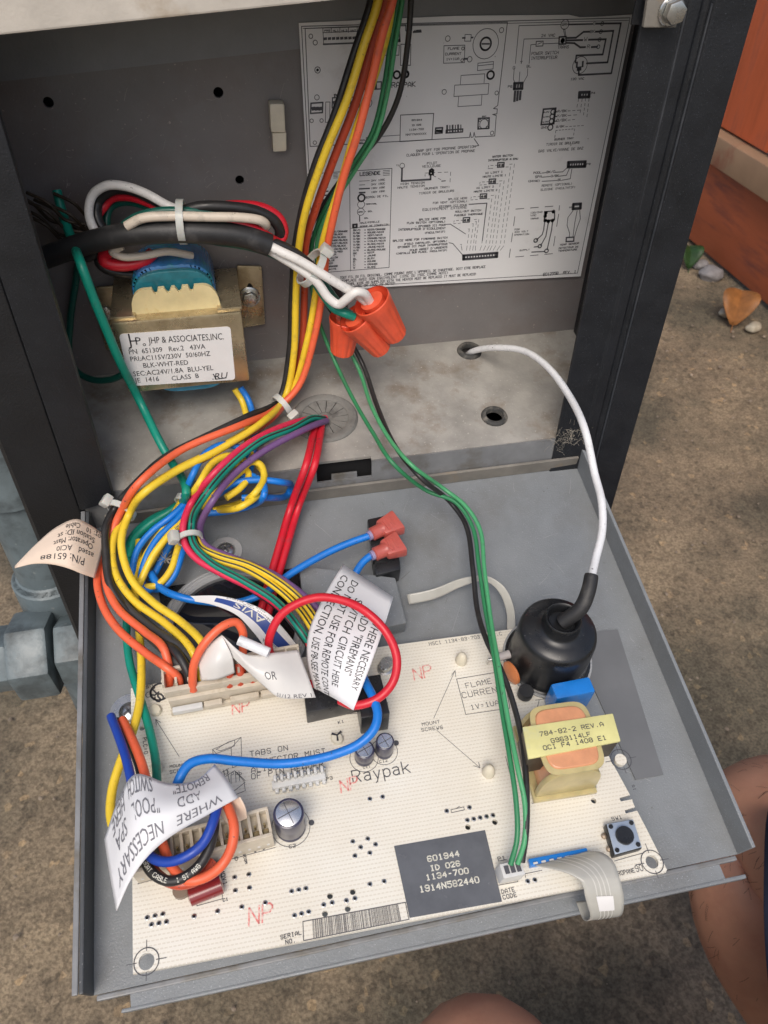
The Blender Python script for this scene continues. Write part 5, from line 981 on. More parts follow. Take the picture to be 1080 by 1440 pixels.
# ---- pair of thick red wires
wire('thick red wire from the gland, left of its twin', 'red', [(446,592,'F',.001),(440,612,'F',.006),(430,655,'F',.011),(408,715,'T',.010),(392,770,'T',.008),(376,825,'T',.006),(365,865,'T',.004)], .00145)
wire('thick red wire from the gland, right of its twin', 'red', [(453,594,'F',.001),(450,615,'F',.006),(442,655,'F',.010),(420,712,'T',.009),(403,770,'T',.007),(387,825,'T',.005),(376,868,'T',.003)], .00145)
# ---- blue and yellow hank
B1 = .00128
wire('blue wire from beneath the transformer going down behind the harness', 'blue', [(338,545,'K',.030),(348,560,'K',.032),(356,585,'F',.005),(357,625,'F',.006),(352,660,'F',.007),(340,690,'F',.006)], B1)
wire('yellow wire from beneath the transformer beside the blue one', 'yellow', [(330,547,'K',.030),(340,563,'K',.032),(347,588,'F',.005),(349,628,'F',.007),(360,650,'F',.007),(372,668,'F',.008),(366,692,'F',.008),(340,712,'F',.009),(305,718,'T',.012)], B1)
wire('blue wire arching highest over the hank', 'blue', [(257,703,'T',.019),(271,668,'F',.014),(287,640,'F',.015),(311,626,'F',.015),(332,628,'F',.013),(350,641,'F',.010)], B1)
wire('blue loop lying furthest right on the panel edge', 'blue', [(300,700,'F',.009),(332,679,'F',.010),(362,675,'F',.010),(396,678,'F',.008),(409,685,'T',.011),(404,696,'T',.008),(372,700,'F',.005),(340,700,'F',.006)], B1)
wire('blue wire curling round the right side of the hank', 'blue', [(290,722,'T',.013),(320,719,'T',.013),(350,712,'T',.013),(371,697,'F',.010),(370,680,'F',.010),(350,668,'F',.009),(332,672,'F',.008),(312,684,'F',.009)], B1)
wire('yellow wire arching inside the blue one over the hank', 'yellow', [(262,706,'T',.017),(280,680,'F',.013),(298,652,'F',.014),(320,641,'F',.013),(340,646,'F',.010),(352,655,'F',.008)], B1)
wire('yellow loop at the top right of the hank', 'yellow', [(285,712,'T',.014),(308,690,'F',.011),(338,664,'F',.011),(352,650,'F',.012),(366,653,'F',.012),(371,672,'F',.011),(358,694,'F',.011),(330,710,'T',.014),(300,718,'T',.013)], B1)
wire('yellow wire between the teal wire and the blue hank', 'yellow', [(318,700,'F',.010),(338,686,'F',.010),(350,668,'F',.010),(338,655,'F',.010),(318,656,'F',.011),(292,682,'F',.012),(268,708,'T',.016),(240,745,'T',.014),(222,775,'T',.012),(206,802,'T',.010),(197,820,'T',.009)], B1)
wire('blue strand outermost on the left of the hank', 'blue', [(262,706,'T',.018),(240,727,'T',.017),(215,746,'T',.015),(194,772,'T',.013),(187,800,'T',.011),(192,822,'T',.009),(206,830,'T',.008)], B1)
wire('blue strand second from the left of the hank', 'blue', [(266,712,'T',.018),(245,735,'T',.017),(222,757,'T',.016),(206,785,'T',.014),(199,812,'T',.011),(205,830,'T',.010),(222,824,'T',.009)], B1)
wire('yellow strand on the left of the hank with faint black print', 'yellow', [(258,700,'T',.016),(238,733,'T',.015),(213,768,'T',.012),(197,798,'T',.010),(194,815,'T',.009),(205,825,'T',.008)], B1, key='hanky')
wire('yellow strand lying over the blue strands of the hank', 'yellow', [(272,704,'T',.020),(262,728,'T',.020),(238,752,'T',.019),(216,780,'T',.017),(203,806,'T',.014),(196,822,'T',.012)], B1, key='hanky2')
wire('blue strand at the right of the hank running up to the tie', 'blue', [(272,716,'T',.015),(262,742,'T',.013),(242,762,'T',.012),(226,790,'T',.010),(212,818,'T',.008)], B1)
wire('blue loop returning under the bottom of the hank', 'blue', [(262,752,'T',.012),(254,785,'T',.012),(243,812,'T',.010),(225,828,'T',.008),(200,826,'T',.006)], B1)
wire('yellow loop returning under the bottom of the hank', 'yellow', [(256,750,'T',.014),(249,775,'T',.013),(240,802,'T',.012),(222,822,'T',.011),(200,826,'T',.010)], B1)
wire('teal strand behind the blue hank', 'teal', [(264,700,'T',.013),(240,718,'T',.012),(210,737,'T',.010),(190,757,'T',.009),(182,785,'T',.008)], .0017)
wire('blue lead from the hank to the upper spade terminal', 'blue', [(212,806,'T',.011),(226,827,'T',.011),(255,840,'T',.012),(290,846,'T',.011),(330,848,'T',.010),(372,834,'T',.011),(410,806,'T',.012),(455,780,'T',.013),(490,764,'T',.014),(524,752,'T',.015)], .00138)
wire('blue lead bent up to the lower spade terminal', 'blue', [(470,862,'T',.008),(486,835,'T',.009),(500,806,'T',.012),(511,790,'T',.013),(526,778,'T',.014)], .00138)
for kk in ('hanky','hanky2'):
    ow_ = [o for o in COL.objects if o.get('label') == {'hanky':'yellow strand on the left of the hank with faint black print','hanky2':'yellow strand lying over the blue strands of the hank'}[kk]][0]
    wire_text(ow_, PATHS[kk], .004, 'AWM 1015 18AWG VW-1', .0009, B1, M_INKG, reps=1)
# ---- orange loop with the clear tag
wire('orange wire looping up through the clear tag', 'orange', [(272,970,'B',.010),(271,955,'B',.015),(274,930,'B',.021),(290,902,'B',.026),(314,880,'B',.028),(332,875,'B',.027),(341,887,'B',.024),(342,905,'B',.020),(340,945,'B',.010)], .00138)
for k, (x_, y_) in enumerate(((323,958),(338,955),(355,951))): wire(('first','second','third')[k]+' short rust wire end rising from the connector beside the orange loop', 'rust', [(x_-2,y_-22,'B',.014),(x_,y_-8,'B',.012),(x_,y_+6,'B',.008)], .0014)
# ---- big red jumper
wire('fat red jumper wire making a big loop through the white tag', 'red', [(470,958,'B',.007),(425,960,'B',.010),(388,930,'B',.012),(378,912,'B',.018),(381,890,'B',.023),(396,864,'B',.028),(420,848,'B',.031),(450,840,'B',.033),(487,846,'B',.034),(517,862,'B',.034),(545,892,'B',.031),(558,926,'B',.027),(553,958,'B',.023),(533,981,'B',.020),(500,992,'B',.018),(478,985,'B',.016)], .00140, key='redloop')
# ---- thick blue wire over the board
wire('fat blue wire sweeping across the board from the white tag', 'blue', [(248,1160,'B',.010),(246,1120,'B',.014),(252,1096,'B',.018),(266,1075,'B',.019),(292,1067,'B',.018),(330,1070,'B',.016),(392,1074,'B',.013),(432,1070,'B',.013),(470,1061,'B',.014),(505,1046,'B',.016),(526,1025,'B',.018),(531,1004,'B',.019),(524,980,'B',.019),(513,958,'B',.017),(505,935,'B',.013)], .00145)
# ---- wires held by the pool / spa tag
wire('royal blue wire end sticking up left of the white tag', 'navy', [(156,1007,'B',.010),(165,1030,'B',.013),(176,1062,'B',.016),(184,1095,'B',.018),(190,1130,'B',.018),(198,1180,'B',.017),(210,1203,'B',.017),(232,1212,'B',.018),(260,1205,'B',.020),(285,1186,'B',.021),(301,1152,'B',.022),(306,1125,'B',.020),(300,1105,'B',.018)], .00138)
wire('orange wire end sticking up beside the royal blue one', 'orange', [(172,1012,'B',.009),(184,1036,'B',.012),(198,1070,'B',.015),(208,1105,'B',.016),(218,1150,'B',.015),(229,1188,'B',.014),(242,1219,'B',.014),(264,1238,'B',.015),(290,1233,'B',.016),(313,1215,'B',.018),(326,1190,'B',.019),(329,1162,'B',.020),(322,1138,'B',.019),(312,1120,'B',.017)], .00140)
wire('thin dark wire between the blue and orange ends', 'black', [(165,1012,'B',.007),(180,1040,'B',.010),(193,1075,'B',.012),(200,1105,'B',.012)], .0010)
bo, bp_ = wire('black wire with pale print in the loop under the white tag', 'black', [(203,1185,'B',.013),(204,1210,'B',.014),(216,1229,'B',.015),(238,1239,'B',.015),(262,1232,'B',.016),(284,1212,'B',.017),(297,1185,'B',.018),(302,1155,'B',.018),(298,1125,'B',.016)], .00142, key='pool')
wire_text(bo, bp_, .0065, 'BOAT CABLE   1 ST AWG', .0011, .00142, M_WHITEINK)
wire('rust wire underneath the loop of the white tag', 'rust', [(205,1195,'B',.009),(220,1228,'B',.010),(250,1244,'B',.010),(280,1236,'B',.010),(300,1210,'B',.010)], .0014)
# ---- white ignition lead
wire('white ignition lead arching from the floor grommet to the rubber cap', 'htwhite', [(657,500,'F',-.004),(663,495,'F',.001),(676,491,'F',.006),(700,489,'F',.013),(735,493,'F',.020),(768,514,'F',.026),(800,556,'F',.030),(823,606,'F',.034),(836,665,'T',.044),(846,705,'T',.044),(847,745,'T',.042),(838,785,'T',.041),(831,815,'B',.036)], .00138, name='ignition_lead', cat='cable')
mk('ignition_boot', MB().tube(catmull([P(832,808,'B',.0365), P(827,832,'B',.034), P(816,856,'B',.030), BOOT_TOP+FB.col[2].to_3d()*-.002], 8), .0023, 18, rf=lambda t: .92 if t < .04 else 1+.12*t), mat('black_sleeve_rubber', (.02,.02,.021), .55, var=.3, vscale=90, col2=(.06,.057,.052), c2pos=(.55,.75), c2scale=140, bump=.3, bscale=700), smooth=True, label='black rubber sleeve joining the white lead to the capped coil', cat='sleeve')
# ---- black mains cable, its cores and the wire nuts
wire('thick black sheathed cable coming in from the left above the transformer', M_CABLE, [(30,375,'K',.020),(70,360,'K',.023),(112,345,'K',.027),(170,331,'K',.032),(230,326,'K',.035),(290,327,'K',.036),(345,333,'K',.036),(379,345,'K',.036)], .0038, name='mains_cable', cat='cable', n=20)
wo, wp = wire('white core passing over the harness to the wire nuts', 'white', [(366,338,'K',.036),(385,349,'K',.038),(420,366,'K',.040),(452,385,'K',.041),(480,402,'K',.041),(500,413,'K',.041),(516,425,'K',.041)], .0017)
wire('lower white core hooking up into the wire nuts', 'white', [(370,346,'K',.035),(395,361,'K',.037),(425,380,'K',.039),(446,397,'K',.040),(462,419,'K',.041),(476,428,'K',.042),(488,420,'K',.044),(500,411,'K',.045),(512,413,'K',.044),(520,424,'K',.042)], .0017)
go, gp = wire('dark teal core with pale print between the white cores', 'dteal', [(300,338,'K',.026),(350,346,'K',.030),(385,357,'K',.035),(420,375,'K',.037),(452,398,'K',.037),(470,420,'K',.036),(482,436,'K',.037),(494,443,'K',.038)], .0017)
wire_text(go, gp, .004, 'AWM 600V FT1 105C AWM 600V FT1', .0012, .0017, M_WHITEINK)
wire('teal core that enters the middle wire nut', 'teal', [(440,392,'K',.032),(455,415,'K',.033),(470,434,'K',.036),(485,441,'K',.039),(498,446,'K',.039)], .0016)
wire('maroon core hidden behind the white cores', 'pink', [(415,372,'K',.030),(450,395,'K',.030),(475,420,'K',.030),(484,440,'K',.030)], .0013)
wire('black core running to the rear wire nut', 'black', [(372,336,'K',.033),(410,352,'K',.033),(450,385,'K',.032),(480,420,'K',.031),(486,450,'K',.031)], .0016)
def cores(lbl, c, pts, r=.00155): wire(lbl, c, pts, r)
cores('white core looping highest above the black cable', 'white', [(255,297,'K',.030),(236,289,'K',.028),(205,272,'K',.024),(176,262,'K',.021),(150,261,'K',.019),(130,275,'K',.018),(125,300,'K',.020),(133,324,'K',.024),(150,345,'K',.024)])
cores('black core inside the white loop', 'black', [(250,300,'K',.027),(215,280,'K',.023),(180,266,'K',.018),(155,268,'K',.016),(137,285,'K',.015),(137,308,'K',.018),(150,330,'K',.020)], .0019)
cores('red core inside the left loops', 'red', [(245,306,'K',.024),(212,286,'K',.020),(180,276,'K',.015),(158,278,'K',.013),(146,290,'K',.013),(134,310,'K',.017),(140,330,'K',.021)], .0017)
cores('dark teal core innermost of the left loops', 'dteal', [(240,308,'K',.020),(205,290,'K',.016),(175,284,'K',.011),(155,292,'K',.010),(150,315,'K',.013),(158,332,'K',.016)], .00138)
cores('dark teal core lying just above the cable', 'dteal', [(165,325,'K',.030),(190,306,'K',.031),(225,297,'K',.032),(270,297,'K',.033),(310,300,'K',.032),(350,305,'K',.031),(372,318,'K',.030)], .0014)
cores('cream core lying along the cable top', 'cream', [(178,318,'K',.035),(200,307,'K',.036),(240,304,'K',.037),(290,305,'K',.037),(340,306,'K',.037),(366,310,'K',.036),(374,316,'K',.034),(366,322,'K',.030)], .0016)
cores('black core looping right above the cable', 'black', [(250,300,'K',.031),(280,291,'K',.032),(320,291,'K',.032),(360,297,'K',.031),(387,312,'K',.030),(394,330,'K',.029),(386,345,'K',.028),(360,338,'K',.030)], .0019)
cores('red core looping furthest right above the cable', 'red', [(300,292,'K',.027),(335,289,'K',.027),(370,293,'K',.027),(393,308,'K',.027),(399,326,'K',.028),(392,340,'K',.030),(370,329,'K',.034),(345,316,'K',.034),(320,312,'K',.033)], .0018)
cores('red core curling below the cable at the left', 'red', [(160,350,'K',.024),(147,358,'K',.022),(147,367,'K',.022),(165,373,'K',.022),(200,368,'K',.022),(215,356,'K',.022)], .0022)
cores('cream core curling below the cable', 'cream', [(172,346,'K',.026),(158,354,'K',.026),(172,361,'K',.026),(200,360,'K',.025),(235,354,'K',.024),(270,360,'K',.020)], .00138)
cores('black core at the bottom of the left coil', 'black', [(150,348,'K',.020),(138,362,'K',.018),(145,376,'K',.018),(175,385,'K',.018),(215,384,'K',.018)], .0017)
cores('second black core coiled under the cable end', 'black', [(84,352,'K',.016),(118,360,'K',.018),(140,346,'K',.02)], .0024)
# wire nuts
def nut(label, p0, p1, ra, rb_):
    p0, p1 = P(*p0), P(*p1); ax = (p1-p0); Ln = ax.length; ax.normalize(); xd = ax.orthogonal()
    vs = []; fs = []; n = 48; rows = [(0,ra*.97,0),(.02,ra,0),(.14,ra*.97,0),(.20,ra*.93,.10),(.9,rb_*1.02,.13),(.97,rb_*.95,.06),(1,rb_*.8,0)]
    ay = ax.cross(xd)
    for t, r, gq in rows:
        for k in range(n):
            a = 2*math.pi*k/n; rr = r*(1-gq*.75*(.5+.5*math.cos(a*12))**2); vs.append(p0+ax*t*Ln+xd*rr*math.cos(a)+ay*rr*math.sin(a))
    for i in range(len(rows)-1):
        for k in range(n): fs.append((i*n+k,i*n+(k+1)%n,(i+1)*n+(k+1)%n,(i+1)*n+k))
    fs.append(tuple((len(rows)-1)*n+k for k in range(n))); 
    m = MB().add(vs, fs); m.lathe([(ra*.85,.0002),(ra*.8,Ln*.15),(0,Ln*.16)], 24, p0, ax)
    mk('wire_nut', m, M_NUT, smooth=True, label=label, cat='wire nut', group='orange wire nuts', flat_angle=30)
nut('orange wire nut at the right holding the two white cores', (522,422,'K',.042), (558,473,'K',.040), .0053, .0034)
nut('orange wire nut in the middle of the three, pointing down right', (499,446,'K',.039), (537,492,'K',.037), .0051, .0033)
nut('orange wire nut at the left pointing straight down, behind the middle one', (487,447,'K',.031), (481,496,'K',.030), .0047, .0034)
# ---- cable ties
def tie(label, c, ax_px, r, h=None, m=None, head=(0,-1), w=.0010, ell=1.0):
    """c=(px,py,plane,h); ax_px another point along the bundle; ring of radius r"""
    c0 = P(*c); c1 = P(*ax_px); ax = (c1-c0).normalized(); view = (CAM-c0).normalized(); sd = ax.cross(view).normalized(); nv = sd.cross(ax)
    mb = MB(); n = 40; prof = [(-w,-.0003),(-w,.0004),(w,.0004),(w,-.0003)]; vs = []; fs = []
    for k in range(n):
        a = 2*math.pi*k/n; d = sd*math.cos(a)*ell+nv*math.sin(a)
        for u, v in prof: vs.append(c0+ax*u+d*(r+v))
    for k in range(n):
        for j in range(4): fs.append((k*4+j, k*4+(j+1)%4, ((k+1)%n)*4+(j+1)%4, ((k+1)%n)*4+j))
    mb.add(vs, fs); t = mk('cable_tie', mb, M_TIE, smooth=True, label=label, cat='cable tie', group='clear cable ties')
    hd = c0+(sd*head[0]*ell+nv*head[1])*(r+.0012); F = frame(hd, ax, (sd*head[0]+nv*head[1])); mk('tie_head', MB().box((-.0022,-.0020,-.0013),(.0022,.0020,.0016),.0005), M_TIE, parent=t, F=F, smooth=True)
tie('clear cable tie around the black cable and its coiled cores', (256,312,'K',.033), (300,312,'K',.034), .0068, head=(0,-1), w=.0012)
tie('clear cable tie where the white cores cross the harness', (438,377,'K',.034), (452,387,'K',.034), .0068, head=(-1,.4), w=.0013)
tie('clear cable tie on the harness above the slotted floor gland', (397,570,'K',.034), (385,580,'K',.036), .0048, head=(-1,.5), w=.0012)
tie('clear cable tie beside the cream tag at the hinge', (171,718,'T',.0195), (160,736,'T',.019), .0050, head=(1,.2), w=.0011)
tie('clear cable tie around the blue and yellow hank', (262,706,'T',.017), (250,726,'T',.016), .0040, head=(0,-1), w=.0012)
tie('clear cable tie with a square head on the striped bunch', (267,757,'T',.0195), (270,775,'T',.019), .0042, head=(1,.5), w=.0010)

# ================================================================== ROCKER SWITCH and SPADES
rsw = thing('rocker_switch', 'black switch body standing on the panel behind the blue spade leads', 'switch', P(542,815,'T',0))
q = [loc(FT,*p) for p in ((527,826),(561,818),(556,775),(521,782))]
mk('switch_body', MB().hexa([(v.x,v.y,.0002) for v in q], [(v.x,v.y,.0095) for v in q], .0006), M_BLK, parent=rsw, F=FT, smooth=True)
q = [loc(FT,*p,.0095) for p in ((524,792),(556,785),(548,729),(516,736))]
mk('switch_shoulder', MB().hexa([(v.x,v.y,.0080) for v in q], [(v.x,v.y,.0125) for v in q], .0006), M_BLK, parent=rsw, F=FT, smooth=True)
def spade(label, a, b, ra=.0026):
    pa, pb = P(*a), P(*b); ax = (pb-pa).normalized(); n_ = FT.col[2].to_3d(); F = frame(pa, ax, n_); Ln = (pb-pa).length*1.12
    t = thing('spade_terminal', label, 'terminal', pa, 'pink spade terminals on the switch')
    mk('barrel', MB().lathe([(ra*.8,0),(ra,.0004),(ra,.0035),(ra*1.15,.0050)], 22, (0,0,0), (1,0,0)), M_PINKT, parent=t, F=F, smooth=True)
    mk('hood', MB().hexa([(.0040,-.0034,-.0020),(Ln,-.0052,-.0024),(Ln,.0048,-.0024),(.0040,.0036,-.0020)], [(.0040,-.0032,.0020),(Ln,-.0048,.0026),(Ln,.0044,.0026),(.0040,.0034,.0020)], .0010), M_PINKT, parent=t, F=F, smooth=True)
    mk('crimp_sleeve', MB().tube([(-.0012,0,0),(.0028,0,0)], ra*.72, 16), mat('violet_clear', (.50,.42,.62), .25, trans=.4), parent=t, F=F, smooth=True)
    rb__ = MB()
    for k in range(2): rb__.box((.006+k*.0022,-.0026,.0019),(.0070+k*.0022,.0026,.0026),.0002)
    mk('grip_rib', rb__, M_PINKT, parent=t, F=F, smooth=True)
spade('upper pink spade terminal at the end of the long blue lead', (522,752,'T',.0155), (556,735,'T',.0155)); spade('lower pink spade terminal above the white tag', (526,780,'T',.0150), (560,765,'T',.0150))
#@@TAGS
# ================================================================== TAGS, RIBBONS (curved sheets)
class Patch:
    def __init__(s, rows, seg=6):
        """rows: lists of world points; u runs along a row, v from first row to last"""
        R = [catmull(r, seg) for r in rows]; nc = len(R[0]); C_ = [catmull([r[c] for r in R], seg) for c in range(nc)]
        s.D = [[C_[c][k] for c in range(nc)] for k in range(len(C_[0]))]; s.nr, s.nc = len(s.D), nc
    def at(s, u, v):
        x = min(max(u, 0), 1)*(s.nc-1); y = min(max(v, 0), 1)*(s.nr-1); i, j = min(int(x), s.nc-2), min(int(y), s.nr-2); fx, fy = x-i, y-j; D = s.D
        p = D[j][i]*(1-fx)*(1-fy)+D[j][i+1]*fx*(1-fy)+D[j+1][i]*(1-fx)*fy+D[j+1][i+1]*fx*fy
        du = (D[j][i+1]-D[j][i])*(1-fy)+(D[j+1][i+1]-D[j+1][i])*fy; dv = (D[j+1][i]-D[j][i])*(1-fx)+(D[j+1][i+1]-D[j][i+1])*fx
        n = du.cross(dv).normalized(); return p, (n if n.dot(CAM-p) > 0 else -n)
    def mesh(s, u0=0, u1=1, v0=0, v1=1, off=0, nu=24, nv=12):
        vs = []; 
        for j in range(nv+1):
            for i in range(nu+1): p, n = s.at(u0+(u1-u0)*i/nu, v0+(v1-v0)*j/nv); vs.append(p+n*off)
        return MB().add(vs, [(j*(nu+1)+i, j*(nu+1)+i+1, (j+1)*(nu+1)+i+1, (j+1)*(nu+1)+i) for j in range(nv) for i in range(nu)])
    def text(s, mb, txt, a, b, up, off=.00024, spl=True):
        """baseline from uv a to uv b; up = uv vector of one cap height"""
        V, Fs, W = glyphs(txt); vs = []
        for x, y in V:
            p, n = s.at(a[0]+(b[0]-a[0])*x/W+up[0]*y, a[1]+(b[1]-a[1])*x/W+up[1]*y); vs.append(p+n*off)
        mb.add(vs, Fs)
def sheet(name, label, cat, patch, m, th=.00022, nu=30, nv=14, parent=None, **k):
    o = mk(name, patch.mesh(nu=nu, nv=nv), m, smooth=True, label=label, cat=cat, parent=parent); md = o.modifiers.new('thickness', 'SOLIDIFY'); md.thickness = th; md.offset = 0; return o
def rows(*rs): return [[P(*p) for p in r] for r in rs]
M_TAGCLR = mat('clear_tag_film', (.72,.70,.66), .3, alpha=.88, var=.05, vscale=80, col2=(.55,.46,.36), c2pos=(.62,.8), c2scale=80)
# fireman's switch tag
p1 = Patch(rows([(482,794,'B',.019),(517,816,'B',.021),(553,840,'B',.023)], [(455,840,'B',.022),(497,860,'B',.0255),(540,882,'B',.026)], [(434,890,'B',.020),(480,908,'B',.0265),(525,925,'B',.0255)], [(432,930,'B',.015),(472,948,'B',.023),(511,962,'B',.022)], [(442,968,'B',.013),(470,982,'B',.018),(497,999,'B',.0185)]))
t1 = sheet('wire_tag', 'white tag with five lines of black capitals, gripped by the red loop', 'tag', p1, M_TAGW)
x1_ = MB()
for t_, u, v0, v1 in (('WHERE NECESSARY',.82,.22,.83), ('ADD "FIREMANS"',.64,.22,.72), ('SWITCH CIRCUIT HERE',.455,.16,.87), ('DO NOT USE FOR REMOTE CONT',.27,.06,1.0), ('CONNECTION, USE P8-SEE MANU',.085,.06,1.0)): p1.text(x1_, t_, (u,v0), (u,v1), (.125,0))
mk('tag_print', x1_, M_INK, parent=t1)
# pool / spa remote tag
p2 = Patch(rows([(335,1122,'B',.021),(290,1147,'B',.0235),(242,1175,'B',.025),(210,1202,'B',.0245),(184,1237,'B',.021),(164,1281,'B',.015)],
                [(320,1097,'B',.022),(284,1122,'B',.026),(241,1138,'B',.028),(197,1146,'B',.028),(174,1178,'B',.023),(155,1232,'B',.016)],
                [(302,1075,'B',.019),(275,1098,'B',.022),(238,1102,'B',.024),(190,1089,'B',.0245),(168,1122,'B',.021),(147,1180,'B',.015)]), 8)
t2 = sheet('wire_tag', 'white tag printed upside down about adding a pool spa remote switch', 'tag', p2, M_TAGW)
x2_ = MB()
for t_, u0, u1, v in (('WHERE',.09,.37,.33), ('NECESSARY',.46,.92,.33), ('ADD',.20,.36,.68), ('"POOL',.47,.66,.68), ('SPA',.74,.88,.66), ('REMOTE"',.10,.38,.97), ('SWITCH',.50,.68,.97), ('HERE',.74,.90,.93)): p2.text(x2_, t_, (u0,v), (u1,v), (0,-.215))
p2.text(x2_, '907623', (.73,1.0), (.83,1.0), (0,-.09))
mk('tag_print', x2_, mat('faded_grey_print', (.17,.17,.19), .6), parent=t2)
p2b = Patch(rows([(338,1121,'B',.020),(345,1135,'B',.018),(348,1150,'B',.014)], [(300,1118,'B',.015),(312,1148,'B',.012),(322,1162,'B',.010)]))
sheet('tag_tail', None, None, p2b, M_TAGC, parent=t2)
p2c = Patch(rows([(325,1118,'B',.019),(342,1128,'B',.017),(349,1134,'B',.014)], [(318,1110,'B',.019),(330,1122,'B',.016),(340,1130,'B',.013)]))
# cream part number tag
p3 = Patch(rows([(133,813,'T',.0165),(115,807,'T',.021),(98,800,'T',.024),(75,794,'T',.025),(48,793,'T',.023),(21,799,'T',.020)],
                [(142,782,'T',.0175),(121,771,'T',.024),(100,764,'T',.028),(78,768,'T',.028),(50,779,'T',.025),(21,797.5,'T',.020)],
                [(149,754,'T',.0180),(126,738,'T',.024),(107,730,'T',.028),(80,741,'T',.028),(50,766,'T',.025),(21,796,'T',.020)]), 8)
t3 = sheet('part_number_tag', 'cream paper tag flying out over the grey pipes at the left', 'tag', p3, M_TAGC)
x3_ = MB(); p3.text(x3_, 'P/N: 65188', (.20,.30), (.74,.30), (0,-.15)); p3.text(x3_, 'assed   ACI0', (.10,.47), (.58,.47), (0,-.12)); p3.text(x3_, 'Operator: Mast', (.13,.63), (.62,.63), (0,-.12)); p3.text(x3_, 'Station ID: st', (.12,.78), (.58,.78), (0,-.12)); p3.text(x3_, 'or: 10    Cable', (.06,.92), (.50,.92), (0,-.11)); p3.text(x3_, '2014', (.02,1.0), (.12,1.0), (0,-.10))
mk('tag_print', x3_, M_INK, parent=t3)
# clear tag on the orange loop (two flaps)
p4 = Patch(rows([(312,893,'B',.0265),(345,920,'B',.024),(385,918,'B',.023),(419,914,'B',.020)], [(322,910,'B',.0245),(358,942,'B',.023),(394,950,'B',.022),(432,948,'B',.0185)], [(328,925,'B',.022),(372,965,'B',.0195),(393,981,'B',.018),(444,981,'B',.016)]))
t4 = sheet('clear_tag', 'dusty translucent tag folded over the orange loop, ending in OR', 'tag', p4, M_TAGCLR)
x4_ = MB(); p4.text(x4_, 'OR', (.46,.66), (.62,.60), (.0,-.20)); p4.text(x4_, '51/12 REV 1', (.62,.985), (.97,.985), (0,-.085)); mk('tag_print', x4_, M_INKG, parent=t4)
p4b = Patch(rows([(312,893,'B',.0262),(296,905,'B',.024),(276,926,'B',.020)], [(326,922,'B',.0225),(305,930,'B',.0225),(281,942,'B',.018)], [(330,946,'B',.0165),(306,955,'B',.0165),(284,957,'B',.015)]))
sheet('tag_fold', None, None, p4b, M_TAGCLR, parent=t4)
mk('heat_shrink_sleeve', MB().tube([P(336,900,'B',.0268), P(378,918,'B',.0255)], .00165, 16), WC['htwhite'], smooth=True, label='short white sleeve lying across the clear tag', cat='sleeve')
# round milky lens with the blue notice label
lens = thing('gauge_lens', 'round milky clear lens over the black bezel, half under the wires', 'lens', P(330,885,'T',.002))
lc = tloc(330,888,.003)
mk('lens_rim', MB().lathe([(.0262,.0022),(.0262,.0048),(.0250,.0058),(.0225,.0060),(.0215,.0052),(.0215,.0024)], 60, (lc[0],lc[1],0), cap=False), M_CLEAR, parent=lens, F=FT, smooth=True)
for k in range(3): mk('lens_step', MB().lathe([(.0250-k*.0012,.0061-k*.0001),(.0247-k*.0012,.0063),(.0244-k*.0012,.0061)], 60, (lc[0],lc[1],0), cap=False), M_CLEAR, parent=lens, F=FT, smooth=True)
mk('lens_window', MB().lathe([(.0214,.0024),(.0214,.0034),(0,.0034)], 48, (lc[0],lc[1],0)), mat('dark_glass', (.012,.013,.017), .08, coat=.6), parent=lens, F=FT, smooth=True)
p5 = Patch(rows([(408,928,'T',.006),(378,915,'T',.012),(357,890,'T',.016),(334,866,'T',.017),(300,851,'T',.015),(262,844,'T',.011)], [(414,921,'T',.008),(388,898,'T',.013),(366,872,'T',.017),(340,855,'T',.018),(303,843,'T',.016),(264,841,'T',.012)], [(421,912,'T',.009),(399,884,'T',.014),(377,862,'T',.018),(349,848,'T',.019),(308,838,'T',.017),(268,838,'T',.013)]), 8)
t5 = sheet('notice_label', 'white notice label with a blue band headed AVIS, curling above the lens', 'label', p5, M_LABEL)
bnd = mk('blue_band', p5.mesh(.05, .80, .30, .72, .0002, 30, 6), mat('navy_print', (.02,.055,.25), .4), parent=t5, smooth=True)
x5_ = MB(); p5.text(x5_, 'AVIS', (.37,.69), (.66,.69), (0,-.34), .0004); mk('band_print', x5_, M_WHITEINK, parent=bnd)
x6_ = MB(); p5.text(x6_, 'ous de pied', (.42,.97), (.74,.97), (0,-.11)); p5.text(x6_, 'mbout vice', (.30,.84), (.62,.84), (0,-.10)); p5.text(x6_, 'En c kit le a', (.06,.15), (.30,.15), (0,-.12)); p5.text(x6_, 'la b rour de', (.05,.28), (.28,.28), (0,-.10)); mk('label_print', x6_, M_INKG, parent=t5)
# front ribbon
E1 = [(752,1217,'B',.0032),(776,1222,'B',.0065),(800,1229,'B',.0080),(817,1240,'B',.0082),(823,1262,'B',.0055),(830,1290,'B',-.0015),(820,1293,'B',-.0080),(810,1268,'B',-.0100)]
E2 = [(827,1197,'B',.0032),(846,1199,'B',.0065),(862,1211,'B',.0080),(871,1234,'B',.0082),(877,1260,'B',.0055),(875,1285,'B',-.0015),(864,1287,'B',-.0080),(850,1264,'B',-.0100)]
p6 = Patch([[P(*a).lerp(P(*b), t) for a, b in zip(E1, E2)] for t in (0, .5, 1)], 6)
t6 = sheet('ribbon_cable', 'translucent flat ribbon curling over the front edge of the board', 'ribbon cable', p6, M_RIB, .0002, 50, 10)
mk('ribbon_traces', (lambda q: q)(MB().add(*(lambda L__: (sum([m.v for m in L__], []), [tuple(i+k*n_v for i in f) for k, m in enumerate(L__) for f in m.f for n_v in (len(m.v),)]))([p6.mesh(.0, .88, .30+k*.115, .33+k*.115, .0002, 40, 1) for k in range(4)]))), mat('pale_trace', (.55,.54,.50), .3), parent=t6)
